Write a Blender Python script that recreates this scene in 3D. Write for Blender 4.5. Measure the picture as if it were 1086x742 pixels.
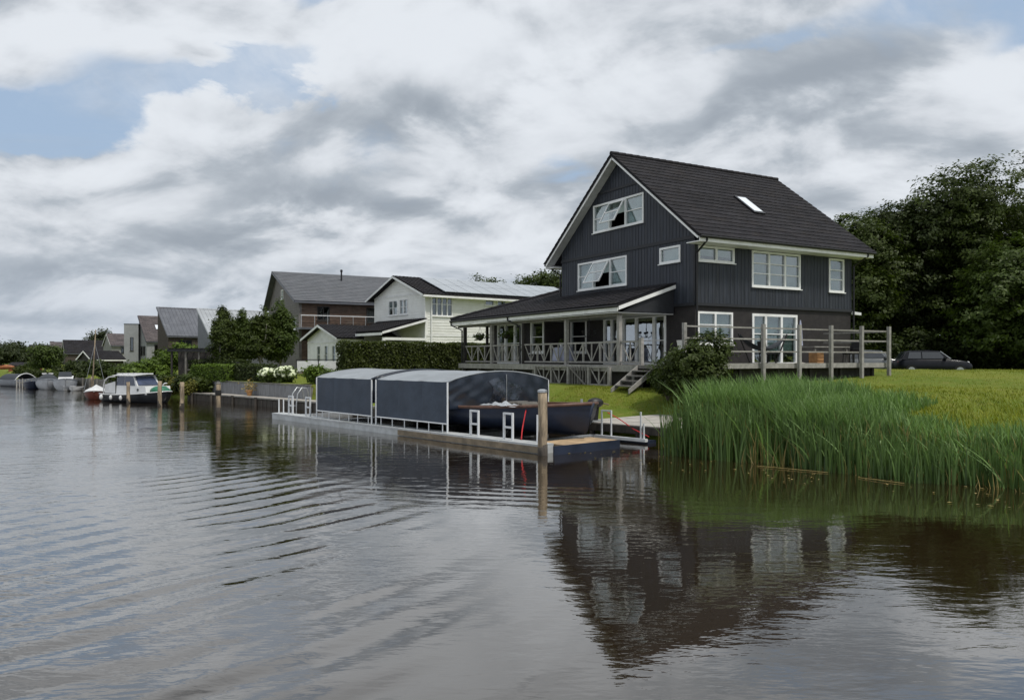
import bpy, math, random
import numpy as np
from mathutils import Vector, Matrix

for o in list(bpy.data.objects):
    bpy.data.objects.remove(o)
scene = bpy.context.scene
COL = scene.collection
R = math.radians
random.seed(7)
EYE, FOC, HY, CX = 2.3, 840.0, 380.5, 543.0     # eye height, focal length in photo pixels, horizon row, centre column

# ------------------------------------------------------------------ camera
cam = bpy.data.cameras.new('camera')
cam.sensor_width = 36.0
cam.lens = FOC / 1086 * 36
cam.shift_y = (HY - 371.0) / 1086
cam.clip_start, cam.clip_end = 0.1, 6000
camo = bpy.data.objects.new('camera', cam)
camo.location = (0, 0, EYE)
camo.rotation_euler = (R(90), 0, 0)
COL.objects.link(camo)
scene.camera = camo

# ------------------------------------------------------------------ light
SUN = Vector((0.34, -0.34, 0.88)).normalized()
sl = bpy.data.lights.new('sun', 'SUN')
sl.energy, sl.angle, sl.color = 2.2, R(9), (1.0, 0.95, 0.87)
so = bpy.data.objects.new('sun', sl)
so.rotation_euler = SUN.to_track_quat('Z', 'Y').to_euler()
COL.objects.link(so)
scene.view_settings.view_transform = 'Standard'
scene.view_settings.look = 'None'
scene.view_settings.exposure = 0.40
scene.view_settings.gamma = 1.0
scene.view_settings.use_curve_mapping = False


class NT:
    """small helper for node trees"""
    def __init__(self, tree):
        self.t = tree
        self.n = tree.nodes
        self.l = tree.links

    def node(self, kind, **kw):
        nd = self.n.new(kind)
        for k, v in kw.items():
            setattr(nd, k, v)
        return nd

    def put(self, sock, val):
        if hasattr(val, 'links'):
            self.l.new(val, sock)
        elif isinstance(val, (tuple, list)) and len(val) == 3 and sock.type == 'RGBA':
            sock.default_value = (*val, 1)
        else:
            sock.default_value = val

    def m(self, op, a, b=0.0, c=None, clamp=False):
        nd = self.node('ShaderNodeMath', operation=op, use_clamp=clamp)
        self.put(nd.inputs[0], a)
        self.put(nd.inputs[1], b)
        if c is not None:
            self.put(nd.inputs[2], c)
        return nd.outputs[0]

    def noise(self, vec, scale, detail=4, rough=.5, dist=0.0, dims='3D'):
        nd = self.node('ShaderNodeTexNoise', noise_dimensions=dims)
        if vec is not None:
            self.l.new(vec, nd.inputs['Vector'])
        nd.inputs['Scale'].default_value = scale
        nd.inputs['Detail'].default_value = detail
        nd.inputs['Roughness'].default_value = rough
        nd.inputs['Distortion'].default_value = dist
        return nd.outputs['Fac']

    def smooth(self, x, lo, hi, a=0.0, b=1.0):
        nd = self.node('ShaderNodeMapRange', interpolation_type='SMOOTHSTEP')
        self.put(nd.inputs[0], x)
        for i, v in enumerate((lo, hi, a, b)):
            self.put(nd.inputs[i + 1], v)
        return nd.outputs[0]

    def mix(self, fac, a, b, mode='MIX'):
        nd = self.node('ShaderNodeMix', data_type='RGBA', blend_type=mode)
        self.put(nd.inputs['Factor'], fac)
        self.put(nd.inputs[6], a)
        self.put(nd.inputs[7], b)
        return nd.outputs[2]

    def xyz(self, x, y, z):
        nd = self.node('ShaderNodeCombineXYZ')
        for i, v in enumerate((x, y, z)):
            self.put(nd.inputs[i], v)
        return nd.outputs[0]


def make_world():
    w = bpy.data.worlds.new('World')
    scene.world = w
    w.use_nodes = True
    k = NT(w.node_tree)
    k.n.clear()
    out = k.node('ShaderNodeOutputWorld')
    bg = k.node('ShaderNodeBackground')
    bg.inputs[1].default_value = 0.1
    k.l.new(bg.outputs[0], out.inputs[0])
    sky = k.node('ShaderNodeTexSky', sky_type='NISHITA')
    sky.sun_disc = False
    sky.sun_elevation = math.asin(SUN.z)
    sky.sun_rotation = math.atan2(SUN.x, SUN.y)
    sky.altitude, sky.air_density, sky.dust_density, sky.ozone_density = 0, 1.0, 2.2, 1.4
    tc = k.node('ShaderNodeTexCoord')
    sep = k.node('ShaderNodeSeparateXYZ')
    k.l.new(tc.outputs['Generated'], sep.inputs[0])
    X, Y, Z = sep.outputs
    az = k.m('ARCTAN2', X, Y)
    el = k.m('ARCSINE', Z)
    # cloud deck: direction projected on a high flat layer, softened towards the horizon
    zz = k.m('ADD', k.m('MAXIMUM', Z, 0.0), 0.40)
    P = k.xyz(k.m('DIVIDE', X, zz), k.m('DIVIDE', Y, zz), 0.0)
    rotn = k.node('ShaderNodeMapping')
    rotn.inputs['Rotation'].default_value = (0, 0, R(28))
    rotn.inputs['Scale'].default_value = (1.0, 1.25, 1.0)
    rotn.inputs['Location'].default_value = (3.1, 1.7, 0.4)
    k.l.new(P, rotn.inputs[0])
    P = rotn.outputs[0]
    big = k.noise(P, 1.6, 7, .50, .30)
    fine = k.noise(P, 3.7, 8, .54, .3)
    shift = k.node('ShaderNodeVectorMath', operation='ADD')
    k.l.new(P, shift.inputs[0])
    shift.inputs[1].default_value = (-0.04, 0.075, 0.0)
    fine2 = k.noise(shift.outputs[0], 3.7, 8, .54, .3)
    shade = k.noise(P, 1.8, 5, .5, .4)
    # wispy warp for the mapped cloud banks
    wa = k.m('MULTIPLY', k.m('SUBTRACT', fine, .5), .22)
    wb = k.m('MULTIPLY', k.m('SUBTRACT', big, .5), .20)
    az2 = k.m('ADD', az, k.m('ADD', wa, wb))
    el2 = k.m('ADD', el, k.m('MULTIPLY', k.m('SUBTRACT', wb, wa), .55))

    def blob(px, py, sx, sy, tilt=0.0):
        a0 = math.atan2(px - CX, FOC)
        e0 = math.atan2(HY - py, math.hypot(FOC, px - CX))
        da = k.m('SUBTRACT', az2, a0)
        de = k.m('SUBTRACT', el2, e0)
        c, s = math.cos(R(tilt)), math.sin(R(tilt))
        p = k.m('ADD', k.m('MULTIPLY', da, c), k.m('MULTIPLY', de, s))
        q = k.m('SUBTRACT', k.m('MULTIPLY', de, c), k.m('MULTIPLY', da, s))
        r = k.m('ADD', k.m('POWER', k.m('DIVIDE', p, sx / FOC), 2.0), k.m('POWER', k.m('DIVIDE', q, sy / FOC), 2.0))
        return k.m('POWER', 2.718, k.m('MULTIPLY', r, -1.0))

    def total(lst):
        acc = None
        for wgt, *a in lst:
            b = k.m('MULTIPLY', blob(*a), wgt)
            acc = b if acc is None else k.m('ADD', acc, b)
        return acc
    holes = total([(.50, 30, 118, 85, 20, 6), (.50, 255, 88, 105, 18, 12), (.16, 120, 78, 60, 20, 0), (.36, 790, 26, 60, 14, 8),
                   (.40, 1010, 10, 90, 20, -10), (.26, 1075, 48, 34, 24, 30), (.22, 588, 172, 40, 10, 10), (.30, 350, 12, 70, 14, 0)])
    darks = total([(.34, 425, 105, 95, 30, 14), (.30, 300, 222, 150, 26, 8), (.26, 900, 88, 95, 34, 10), (.24, 640, 170, 110, 22, 4),
                   (.24, 820, 100, 70, 18, 16), (.20, 230, 300, 150, 20, 0), (.20, 60, 275, 110, 16, 0), (.14, 930, 170, 120, 30, 0),
                   (.20, 560, 95, 60, 24, 20), (.2, 60, 20, 100, 18, 0)])
    lights = total([(.20, 165, 118, 60, 22, 30), (.24, 480, 40, 140, 28, 12), (.18, 700, 75, 120, 26, 12), (.18, 1020, 75, 70, 40, 12),
                    (.14, 90, 175, 100, 26, 0), (.12, 520, 170, 90, 26, 8), (.14, 760, 185, 120, 22, 0), (.14, 90, 45, 160, 22, 0)])
    cov = k.m('ADD', k.m('ADD', big, .21), k.m('MULTIPLY', k.m('SUBTRACT', fine, .5), .66))
    cov = k.m('SUBTRACT', cov, holes)
    low = k.smooth(el, R(2), R(13), .22, 0.0)
    cov = k.m('ADD', cov, low)
    veil = k.m('MULTIPLY', k.smooth(k.noise(P, 2.6, 9, .62, .8), .36, .72), .62)
    cover = k.m('MAXIMUM', k.smooth(cov, .34, .60), veil)
    rim = k.m('MULTIPLY', k.m('SUBTRACT', fine, fine2), 1.5)
    sh = k.m('ADD', k.m('SUBTRACT', k.m('MULTIPLY', k.m('SUBTRACT', shade, .5), .70), k.m('MULTIPLY', darks, 1.25)), lights)
    sh = k.m('ADD', k.m('ADD', sh, rim), k.m('MULTIPLY', k.m('SUBTRACT', fine, .5), .34))
    tone = k.smooth(sh, -.58, .30)
    ramp = k.node('ShaderNodeValToRGB')
    k.l.new(tone, ramp.inputs[0])
    e = ramp.color_ramp.elements
    e[0].position, e[0].color = 0.0, (.265, .292, .325, 1)
    e[1].position, e[1].color = 1.0, (.615, .630, .650, 1)
    for p, c in ((.38, (.365, .392, .422, 1)), (.68, (.505, .522, .545, 1))):
        el_ = e.new(p)
        el_.color = c
    cl = k.mix(1.0, ramp.outputs[0], (9.6, 9.85, 10.15), 'MULTIPLY')
    # low cloud far off is a little bluer and dimmer
    far = k.smooth(el, R(0), R(9), .55, 0.0)
    cl = k.mix(far, cl, (3.5, 4.0, 4.7))
    blue = k.mix(1.0, sky.outputs[0], (1.0, 1.0, 1.0), 'MULTIPLY')
    k.l.new(k.mix(cover, k.mix(.85, blue, (2.95, 3.9, 5.2)), cl), bg.inputs[0])


make_world()


# ------------------------------------------------------------------ object helpers
def tag(o, label=None, cat=None, group=None, kind=None):
    if label: o['label'] = label
    if cat: o['category'] = cat
    if group: o['group'] = group
    if kind: o['kind'] = kind
    return o


def thing(name, label, cat, loc=(0, 0, 0), rz=0.0, group=None):
    o = bpy.data.objects.new(name, None)
    COL.objects.link(o)
    o.empty_display_size = .3
    o.location = loc
    o.rotation_euler = (0, 0, rz)
    return tag(o, label, cat, group)


def link(name, me, parent=None, loc=None, rot=None, scale=None):
    o = bpy.data.objects.new(name, me)
    COL.objects.link(o)
    if parent: o.parent = parent
    if loc is not None: o.location = loc
    if rot is not None: o.rotation_euler = rot
    if scale is not None: o.scale = scale
    return o


def copy_tree(o, parent=None):
    c = o.copy()
    COL.objects.link(c)
    c.parent = parent
    for ch in list(o.children):
        copy_tree(ch, c)
    return c


class MB:
    def __init__(self):
        self.v, self.f = [], []

    def add(self, vs, fs):
        b = len(self.v)
        self.v += [tuple(p) for p in vs]
        self.f += [tuple(b + i for i in q) for q in fs]
        return self

    def box(self, x0, x1, y0, y1, z0, z1):
        return self.add([(x0, y0, z0), (x1, y0, z0), (x1, y1, z0), (x0, y1, z0), (x0, y0, z1), (x1, y0, z1), (x1, y1, z1), (x0, y1, z1)],
                        [(3, 2, 1, 0), (4, 5, 6, 7), (0, 1, 5, 4), (1, 2, 6, 5), (2, 3, 7, 6), (3, 0, 4, 7)])

    def prism(self, pts, vec):
        n = len(pts)
        vec = Vector(vec)
        a = [Vector(p) for p in pts]
        b = [p + vec for p in a]
        return self.add(a + b, [tuple(range(n))[::-1], tuple(range(n, 2 * n))] + [(i, (i + 1) % n, n + (i + 1) % n, n + i) for i in range(n)])

    def beam(self, p, q, w, h, up=(0, 0, 1)):
        p, q, up = Vector(p), Vector(q), Vector(up)
        d = (q - p).normalized()
        s = d.cross(up)
        if s.length < 1e-4:
            s = d.cross(Vector((0, 1, 0)))
        s.normalize()
        t = s.cross(d)
        s, t = s * w / 2, t * h / 2
        return self.prism([p - s - t, p + s - t, p + s + t, p - s + t], q - p)

    def tube(self, path, r, n=8, r2=None):
        path = [Vector(p) for p in path]
        m = len(path)
        vs, fs = [], []
        prev = None
        for i, p in enumerate(path):
            d = (path[min(i + 1, m - 1)] - path[max(i - 1, 0)]).normalized()
            a = prev if prev is not None else (Vector((0, 0, 1)) if abs(d.z) < .9 else Vector((1, 0, 0)))
            s = d.cross(a).normalized()
            t = s.cross(d).normalized()
            prev = t
            rr = r if r2 is None else r + (r2 - r) * i / (m - 1)
            for j in range(n):
                c = 2 * math.pi * j / n
                vs.append(p + s * rr * math.cos(c) + t * rr * math.sin(c))
        for i in range(m - 1):
            for j in range(n):
                fs.append((i * n + j, i * n + (j + 1) % n, (i + 1) * n + (j + 1) % n, (i + 1) * n + j))
        fs += [tuple(range(n))[::-1], tuple(range((m - 1) * n, m * n))]
        return self.add(vs, fs)

    def lathe(self, prof, n=14, c=(0, 0, 0)):
        vs, fs = [], []
        for r, z in prof:
            for j in range(n):
                a = 2 * math.pi * j / n
                vs.append((c[0] + r * math.cos(a), c[1] + r * math.sin(a), c[2] + z))
        for i in range(len(prof) - 1):
            for j in range(n):
                fs.append((i * n + j, i * n + (j + 1) % n, (i + 1) * n + (j + 1) % n, (i + 1) * n + j))
        fs += [tuple(range(n))[::-1], tuple(range((len(prof) - 1) * n, len(prof) * n))]
        return self.add(vs, fs)

    def grid(self, fn, nu, nv, both=False):
        vs = [fn(i / nu, j / nv) for i in range(nu + 1) for j in range(nv + 1)]
        fs = [(i * (nv + 1) + j, (i + 1) * (nv + 1) + j, (i + 1) * (nv + 1) + j + 1, i * (nv + 1) + j + 1) for i in range(nu) for j in range(nv)]
        return self.add(vs, fs)

    def ball(self, c, rx, ry, rz, nu=10, nv=6, jit=0.0, rnd=random):
        vs, fs = [], []
        for i in range(nv + 1):
            for j in range(nu):
                a, b = 2 * math.pi * j / nu, math.pi * i / nv
                q = 1 + (rnd.uniform(-jit, jit) if 0 < i < nv else 0)
                vs.append((c[0] + rx * q * math.sin(b) * math.cos(a), c[1] + ry * q * math.sin(b) * math.sin(a), c[2] + rz * q * math.cos(b)))
        for i in range(nv):
            for j in range(nu):
                fs.append((i * nu + j, (i + 1) * nu + j, (i + 1) * nu + (j + 1) % nu, i * nu + (j + 1) % nu))
        return self.add(vs, fs)

    def mesh(self, name, mat, smooth=False):
        me = bpy.data.meshes.new(name)
        me.from_pydata([tuple(p) for p in self.v], [], self.f)
        me.materials.append(mat)
        if smooth:
            me.polygons.foreach_set('use_smooth', [True] * len(me.polygons))
        me.update()
        return me

    def build(self, name, mat, parent=None, smooth=False, loc=None, rot=None):
        return link(name, self.mesh(name, mat, smooth), parent, loc, rot)


def np_mesh(name, v, f, mat, smooth=False):
    """v (N,3), f (M,k) arrays"""
    me = bpy.data.meshes.new(name)
    v = np.asarray(v, dtype=np.float32)
    f = np.asarray(f, dtype=np.int32)
    k = f.shape[1]
    me.vertices.add(len(v))
    me.vertices.foreach_set('co', v.ravel())
    me.loops.add(f.size)
    me.loops.foreach_set('vertex_index', f.ravel())
    me.polygons.add(len(f))
    me.polygons.foreach_set('loop_start', np.arange(0, f.size, k, dtype=np.int32))
    me.polygons.foreach_set('loop_total', np.full(len(f), k, dtype=np.int32))
    if smooth:
        me.polygons.foreach_set('use_smooth', np.ones(len(f), dtype=bool))
    me.materials.append(mat)
    me.update(calc_edges=True)
    me.validate()
    return me


# ------------------------------------------------------------------ materials
MAT = {}


def mat(name, rgb, rough=.6, var=.18, scale=4.0, bump=0.0, bscale=25.0, metal=0.0, spec=.4, stretch=(1, 1, 1), dirt=None, dirt_amt=0.0, dirt_scale=1.2, coat=0.0):
    m = bpy.data.materials.new(name)
    m.use_nodes = True
    k = NT(m.node_tree)
    b = k.n['Principled BSDF']
    tc = k.node('ShaderNodeTexCoord')
    mp = k.node('ShaderNodeMapping')
    mp.inputs['Scale'].default_value = stretch
    k.l.new(tc.outputs['Object'], mp.inputs[0])
    oi = k.node('ShaderNodeObjectInfo')
    off = k.node('ShaderNodeVectorMath', operation='ADD')
    k.l.new(mp.outputs[0], off.inputs[0])
    k.l.new(k.m('MULTIPLY', oi.outputs['Random'], 37.0), off.inputs[1])
    V = off.outputs[0]
    n1 = k.noise(V, scale, 6, .6)
    f = k.smooth(n1, .3, .7)
    lo = tuple(max(c * (1 - var), 0) for c in rgb)
    hi = tuple(min(c * (1 + var), 1) for c in rgb)
    col = k.mix(f, lo, hi)
    rv = k.m('ADD', 1 - var * .35, k.m('MULTIPLY', oi.outputs['Random'], var * .7))
    col = k.mix(1.0, col, k.xyz(rv, rv, rv), 'MULTIPLY')
    if dirt:
        n2 = k.noise(V, dirt_scale, 8, .65, .4)
        col = k.mix(k.m('MULTIPLY', k.smooth(n2, .45, .72), dirt_amt), col, dirt)
    k.l.new(col, b.inputs['Base Color'])
    b.inputs['Metallic'].default_value = metal
    b.inputs['Specular IOR Level'].default_value = spec
    b.inputs['Coat Weight'].default_value = coat
    b.inputs['Coat Roughness'].default_value = .08
    k.put(b.inputs['Roughness'], k.m('ADD', rough - .08, k.m('MULTIPLY', n1, .16), clamp=True))
    if bump:
        bn = k.node('ShaderNodeBump')
        bn.inputs['Strength'].default_value = 1.0
        bn.inputs['Distance'].default_value = bump
        k.l.new(k.noise(V, bscale, 6, .6), bn.inputs['Height'])
        k.l.new(bn.outputs[0], b.inputs['Normal'])
    MAT[name] = m
    return m


def leaf_mat(name, rgb, var=.35, trans=.3, rough=.55, hue=(1.15, 1.0, .7)):
    m = bpy.data.materials.new(name)
    m.use_nodes = True
    k = NT(m.node_tree)
    b = k.n['Principled BSDF']
    geo = k.node('ShaderNodeNewGeometry')
    tc = k.node('ShaderNodeTexCoord')
    rnd = geo.outputs['Random Per Island']
    n = k.noise(tc.outputs['Object'], .7, 3, .5)
    f = k.m('ADD', k.m('MULTIPLY', rnd, .6), k.m('MULTIPLY', n, .5), clamp=True)
    lo = tuple(c * (1 - var) for c in rgb)
    hi = tuple(c * (1 + var) * h for c, h in zip(rgb, hue))
    col = k.mix(f, lo, hi)
    k.l.new(col, b.inputs['Base Color'])
    b.inputs['Roughness'].default_value = rough
    b.inputs['Specular IOR Level'].default_value = .25
    t = k.node('ShaderNodeBsdfTranslucent')
    k.l.new(k.mix(1.0, col, (1.1, 1.25, .6), 'MULTIPLY'), t.inputs[0])
    mx = k.node('ShaderNodeMixShader')
    mx.inputs[0].default_value = trans
    k.l.new(b.outputs[0], mx.inputs[1])
    k.l.new(t.outputs[0], mx.inputs[2])
    k.l.new(mx.outputs[0], k.n['Material Output'].inputs[0])
    MAT[name] = m
    return m


def glass_mat(name, tint, base=.10, rough=.02):
    m = bpy.data.materials.new(name)
    m.use_nodes = True
    k = NT(m.node_tree)
    k.n.remove(k.n['Principled BSDF'])
    tr = k.node('ShaderNodeBsdfTransparent')
    tr.inputs[0].default_value = (*tint, 1)
    gl = k.node('ShaderNodeBsdfGlossy')
    gl.inputs['Roughness'].default_value = rough
    gl.inputs['Color'].default_value = (.9, .93, .95, 1)
    tc = k.node('ShaderNodeTexCoord')
    bn = k.node('ShaderNodeBump')
    bn.inputs['Distance'].default_value = .004
    k.l.new(k.noise(tc.outputs['Object'], 1.6, 2, .5), bn.inputs['Height'])
    k.l.new(bn.outputs[0], gl.inputs['Normal'])
    lw = k.node('ShaderNodeLayerWeight')
    lw.inputs[0].default_value = .35
    mx = k.node('ShaderNodeMixShader')
    k.l.new(k.m('ADD', base, k.m('MULTIPLY', lw.outputs['Facing'], .35), clamp=True), mx.inputs[0])
    k.l.new(tr.outputs[0], mx.inputs[1])
    k.l.new(gl.outputs[0], mx.inputs[2])
    k.l.new(mx.outputs[0], k.n['Material Output'].inputs[0])
    MAT[name] = m
    return m


mat('clad_dark', (.026, .031, .042), .55, .36, 2.0, .004, 30, spec=.35, stretch=(3, 3, .3), dirt=(.06, .062, .065), dirt_amt=.35)
mat('clad_base', (.022, .019, .020), .7, .25, 5, .006, 30, dirt=(.05, .045, .04), dirt_amt=.4)
mat('clad_belt', (.020, .022, .027), .6)
mat('tile_dark', (.0205, .0200, .0230), .8, .32, 1.4, .006, 22, spec=.12, dirt=(.030, .025, .022), dirt_amt=.5, dirt_scale=.9)
mat('tile_brown', (.070, .058, .060), .6, .3, 1.2, .006, 22, dirt=(.12, .1, .09), dirt_amt=.4)
mat('tile_grey', (.085, .09, .10), .6, .2, 1.0, .004, 15, dirt=(.16, .16, .165), dirt_amt=.4)
mat('paint_white', (.78, .79, .78), .5, .06, 3, .001, 20, dirt=(.45, .45, .42), dirt_amt=.35)
mat('paint_cream', (.79, .80, .77), .55, .05, 1.5, .002, 20, dirt=(.55, .55, .49), dirt_amt=.3)
mat('soffit', (.46, .465, .47), .6, .1)
mat('wood_grey', (.165, .158, .145), .8, .28, 5, .004, 30, stretch=(1, 1, 1), dirt=(.10, .095, .08), dirt_amt=.5, dirt_scale=2.5)
mat('wood_pale', (.28, .272, .255), .8, .22, 5, .004, 30, dirt=(.14, .13, .11), dirt_amt=.5, dirt_scale=2.5)
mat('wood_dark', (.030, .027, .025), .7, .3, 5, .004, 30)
mat('wood_tan', (.42, .30, .18), .7, .25, 4, .003, 30, dirt=(.2, .15, .1), dirt_amt=.5)
mat('wood_brown', (.095, .062, .045), .75, .35, 2.5, .006, 25, stretch=(1, 1, 4), dirt=(.13, .115, .1), dirt_amt=.5)
mat('wood_wall_grey', (.16, .15, .145), .8, .3, 3, .006, 25, stretch=(4, 4, .5), dirt=(.09, .08, .07), dirt_amt=.5)
mat('post_wood', (.27, .215, .15), .85, .4, 6, .02, 24, stretch=(2, 2, .35), dirt=(.07, .055, .04), dirt_amt=.85, dirt_scale=4.0)
mat('metal_white', (.62, .64, .66), .35, .06, spec=.5)
mat('galv', (.42, .44, .46), .4, .15, 8, metal=.6)
mat('black_metal', (.012, .012, .014), .35, .2)
mat('black_plastic', (.010, .010, .011), .45, .2)
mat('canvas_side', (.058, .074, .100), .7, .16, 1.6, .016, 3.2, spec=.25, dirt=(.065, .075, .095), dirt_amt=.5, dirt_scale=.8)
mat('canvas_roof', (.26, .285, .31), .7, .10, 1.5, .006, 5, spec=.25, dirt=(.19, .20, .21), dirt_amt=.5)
mat('canvas_navy', (.012, .018, .030), .32, .2, 2.5, .006, 7, spec=.5)
mat('clear_vinyl', (.020, .027, .042), .14, .6, 5, .02, 6, spec=.8)
mat('hull_navy', (.014, .022, .045), .5, .2, 2, spec=.35, coat=.1, dirt=(.022, .027, .04), dirt_amt=.4)
mat('hull_black', (.012, .014, .019), .35, .2, dirt=(.03, .032, .034), dirt_amt=.4)
mat('hull_white', (.58, .59, .60), .3, .06, coat=.3, dirt=(.45, .45, .43), dirt_amt=.4)
mat('hull_pale', (.40, .42, .45), .4, .12, dirt=(.25, .26, .26), dirt_amt=.5)
mat('hull_grey', (.20, .22, .25), .35, .1, coat=.2)
mat('hull_red', (.13, .038, .026), .5, .25, dirt=(.06, .025, .02), dirt_amt=.4)
mat('rub_brown', (.105, .058, .042), .5, .3)
mat('tarp_white', (.58, .59, .60), .6, .1, 3, .02, 5)
mat('sheet_grey', (.30, .32, .34), .6, .2, 6, .01, 12)
mat('tarp_green', (.02, .13, .075), .5, .2, 3, .02, 5)
mat('tarp_dark', (.02, .025, .032), .6, .2, 3, .02, 5)
mat('rope_red', (.45, .025, .03), .7)
mat('float_grey', (.43, .45, .46), .6, .12, dirt=(.25, .26, .24), dirt_amt=.5)
mat('float_side', (.20, .16, .11), .7, .3, dirt=(.08, .07, .05), dirt_amt=.6)
mat('concrete', (.36, .34, .31), .85, .15, 3, .004, 30, dirt=(.22, .2, .17), dirt_amt=.5)
mat('quay_wood', (.055, .047, .040), .8, .4, 4, .008, 20, stretch=(3, 3, .5), dirt=(.03, .035, .025), dirt_amt=.6)
mat('fence_grey', (.20, .205, .215), .75, .22, 4, .004, 25, stretch=(3, 3, .4), dirt=(.12, .12, .12), dirt_amt=.4)
mat('blind', (.42, .51, .47), .8, .06)
mat('curtain', (.72, .77, .75), .85, .06)
mat('interior', (.16, .15, .14), .9, .1)
mat('solar', (.30, .33, .36), .25, .06, .8, spec=.5)
mat('zinc', (.105, .112, .130), .45, .12, .8, .002, 10, metal=.25, dirt=(.21, .22, .24), dirt_amt=.35)
mat('zinc_light', (.33, .35, .37), .45, .1, .8, metal=.25)
mat('plaster_grey', (.24, .24, .235), .85, .08, 1.5, dirt=(.18, .18, .17), dirt_amt=.4)
mat('plaster_light', (.26, .27, .28), .85, .08, 1.5, dirt=(.20, .20, .20), dirt_amt=.4)
mat('brick_dark', (.060, .048, .042), .85, .3, 8, .004, 30)
mat('brick_red', (.19, .055, .030), .85, .3, 6)
mat('dark_glass', (.015, .019, .025), .05, .3, 1.0, spec=1.0)
mat('blue_glass', (.03, .042, .085), .08, .3, 2.0, spec=.9)
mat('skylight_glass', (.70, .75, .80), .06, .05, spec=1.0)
mat('cloth_lilac', (.36, .38, .50), .8, .15, 6)
mat('pot_white', (.62, .62, .6), .5, .08)
mat('box_tan', (.34, .18, .075), .8, .25, 4)
mat('car_navy', (.005, .006, .010), .35, .15, coat=.15, spec=.2)
mat('car_grey', (.10, .11, .12), .2, .15, coat=.8, spec=.5)
mat('rubber', (.012, .012, .012), .8)
mat('lamp_white', (.75, .76, .76), .3, .04)
mat('orange_paint', (.26, .09, .03), .5)
mat('petal', (.66, .72, .50), .7, .15, 9)
mat('bark', (.075, .062, .048), .9, .35, 6, .02, 12, stretch=(3, 3, .6))
mat('bark_pale', (.17, .16, .13), .9, .3, 6, .02, 12, stretch=(3, 3, .6))
mat('hedge_core', (.018, .024, .010), .95, .4, 6)
leaf_mat('leaf_oak', (.040, .064, .015), .45)
leaf_mat('leaf_dark', (.033, .052, .018), .45)
leaf_mat('leaf_mid', (.046, .078, .018), .45)
leaf_mat('leaf_light', (.078, .135, .024))
leaf_mat('leaf_yellow', (.12, .13, .035))
leaf_mat('leaf_hedge', (.044, .064, .017), .5)
leaf_mat('leaf_far', (.040, .058, .032))
leaf_mat('reed', (.062, .112, .040), .65, .25, .45, (1.25, 1.15, .95))
leaf_mat('reed_tip', (.120, .212, .084), .5, .3, .45, (1.25, 1.1, .9))
leaf_mat('straw', (.26, .22, .11), .35, .2)
leaf_mat('grass', (.14, .19, .026), .5, .3, .6, (1.4, 1.1, .8))
glass_mat('glass', (.66, .72, .72), .11)
glass_mat('glass_bright', (.5, .55, .57), .30)
glass_mat('glass_clear', (.8, .83, .84), .08)


def water_mat():
    m = bpy.data.materials.new('water')
    m.use_nodes = True
    k = NT(m.node_tree)
    k.n.remove(k.n['Principled BSDF'])
    tc = k.node('ShaderNodeTexCoord')
    P = tc.outputs['Object']

    def mapped(rot, sc):
        mp = k.node('ShaderNodeMapping')
        mp.inputs['Rotation'].default_value = (0, 0, R(rot))
        mp.inputs['Scale'].default_value = sc
        k.l.new(P, mp.inputs[0])
        return mp.outputs[0]
    patch = k.smooth(k.noise(mapped(20, (1, 1, 1)), .16, 4, .55, .4), .34, .66, .35, 1.25)
    sep = k.node('ShaderNodeSeparateXYZ')
    k.l.new(P, sep.inputs[0])
    # breeze reaches the open canal, the water in the lee of the reeds lies calmer
    lee = k.smooth(sep.outputs[0], -8.0, 2.0, 1.0, .33)
    amp = k.m('MULTIPLY', patch, lee)
    a = k.noise(mapped(14, (.55, 1.5, 1)), 2.4, 3, .55, .3)
    b = k.noise(mapped(-22, (.7, 1.5, 1)), 6.5, 3, .5, .2)
    c = k.noise(mapped(40, (1, 1, 1)), .7, 2, .5, .2)
    h = k.m('ADD', k.m('MULTIPLY', a, .0125), k.m('MULTIPLY', b, .0048))
    h = k.m('MULTIPLY', h, amp)
    h = k.m('ADD', h, k.m('MULTIPLY', c, .006))
    bn = k.node('ShaderNodeBump')
    bn.inputs['Strength'].default_value = 1.0
    bn.inputs['Distance'].default_value = 1.0
    k.l.new(h, bn.inputs['Height'])
    df = k.node('ShaderNodeBsdfDiffuse')
    murk = k.noise(P, .5, 4, .5)
    k.l.new(k.mix(murk, (.0165, .0105, .0045), (.024, .0155, .0068)), df.inputs[0])
    gl = k.node('ShaderNodeBsdfGlossy')
    gl.inputs['Roughness'].default_value = .015
    gl.inputs['Color'].default_value = (.92, .915, .90, 1)
    k.l.new(bn.outputs[0], gl.inputs['Normal'])
    lw = k.node('ShaderNodeLayerWeight')
    lw.inputs[0].default_value = .5
    k.l.new(bn.outputs[0], lw.inputs['Normal'])
    fac = k.m('ADD', .05, k.m('MULTIPLY', k.m('POWER', lw.outputs['Facing'], 2.8), .95), clamp=True)
    mx = k.node('ShaderNodeMixShader')
    k.l.new(fac, mx.inputs[0])
    k.l.new(df.outputs[0], mx.inputs[1])
    k.l.new(gl.outputs[0], mx.inputs[2])
    k.l.new(mx.outputs[0], k.n['Material Output'].inputs[0])
    MAT['water'] = m


water_mat()


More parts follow.
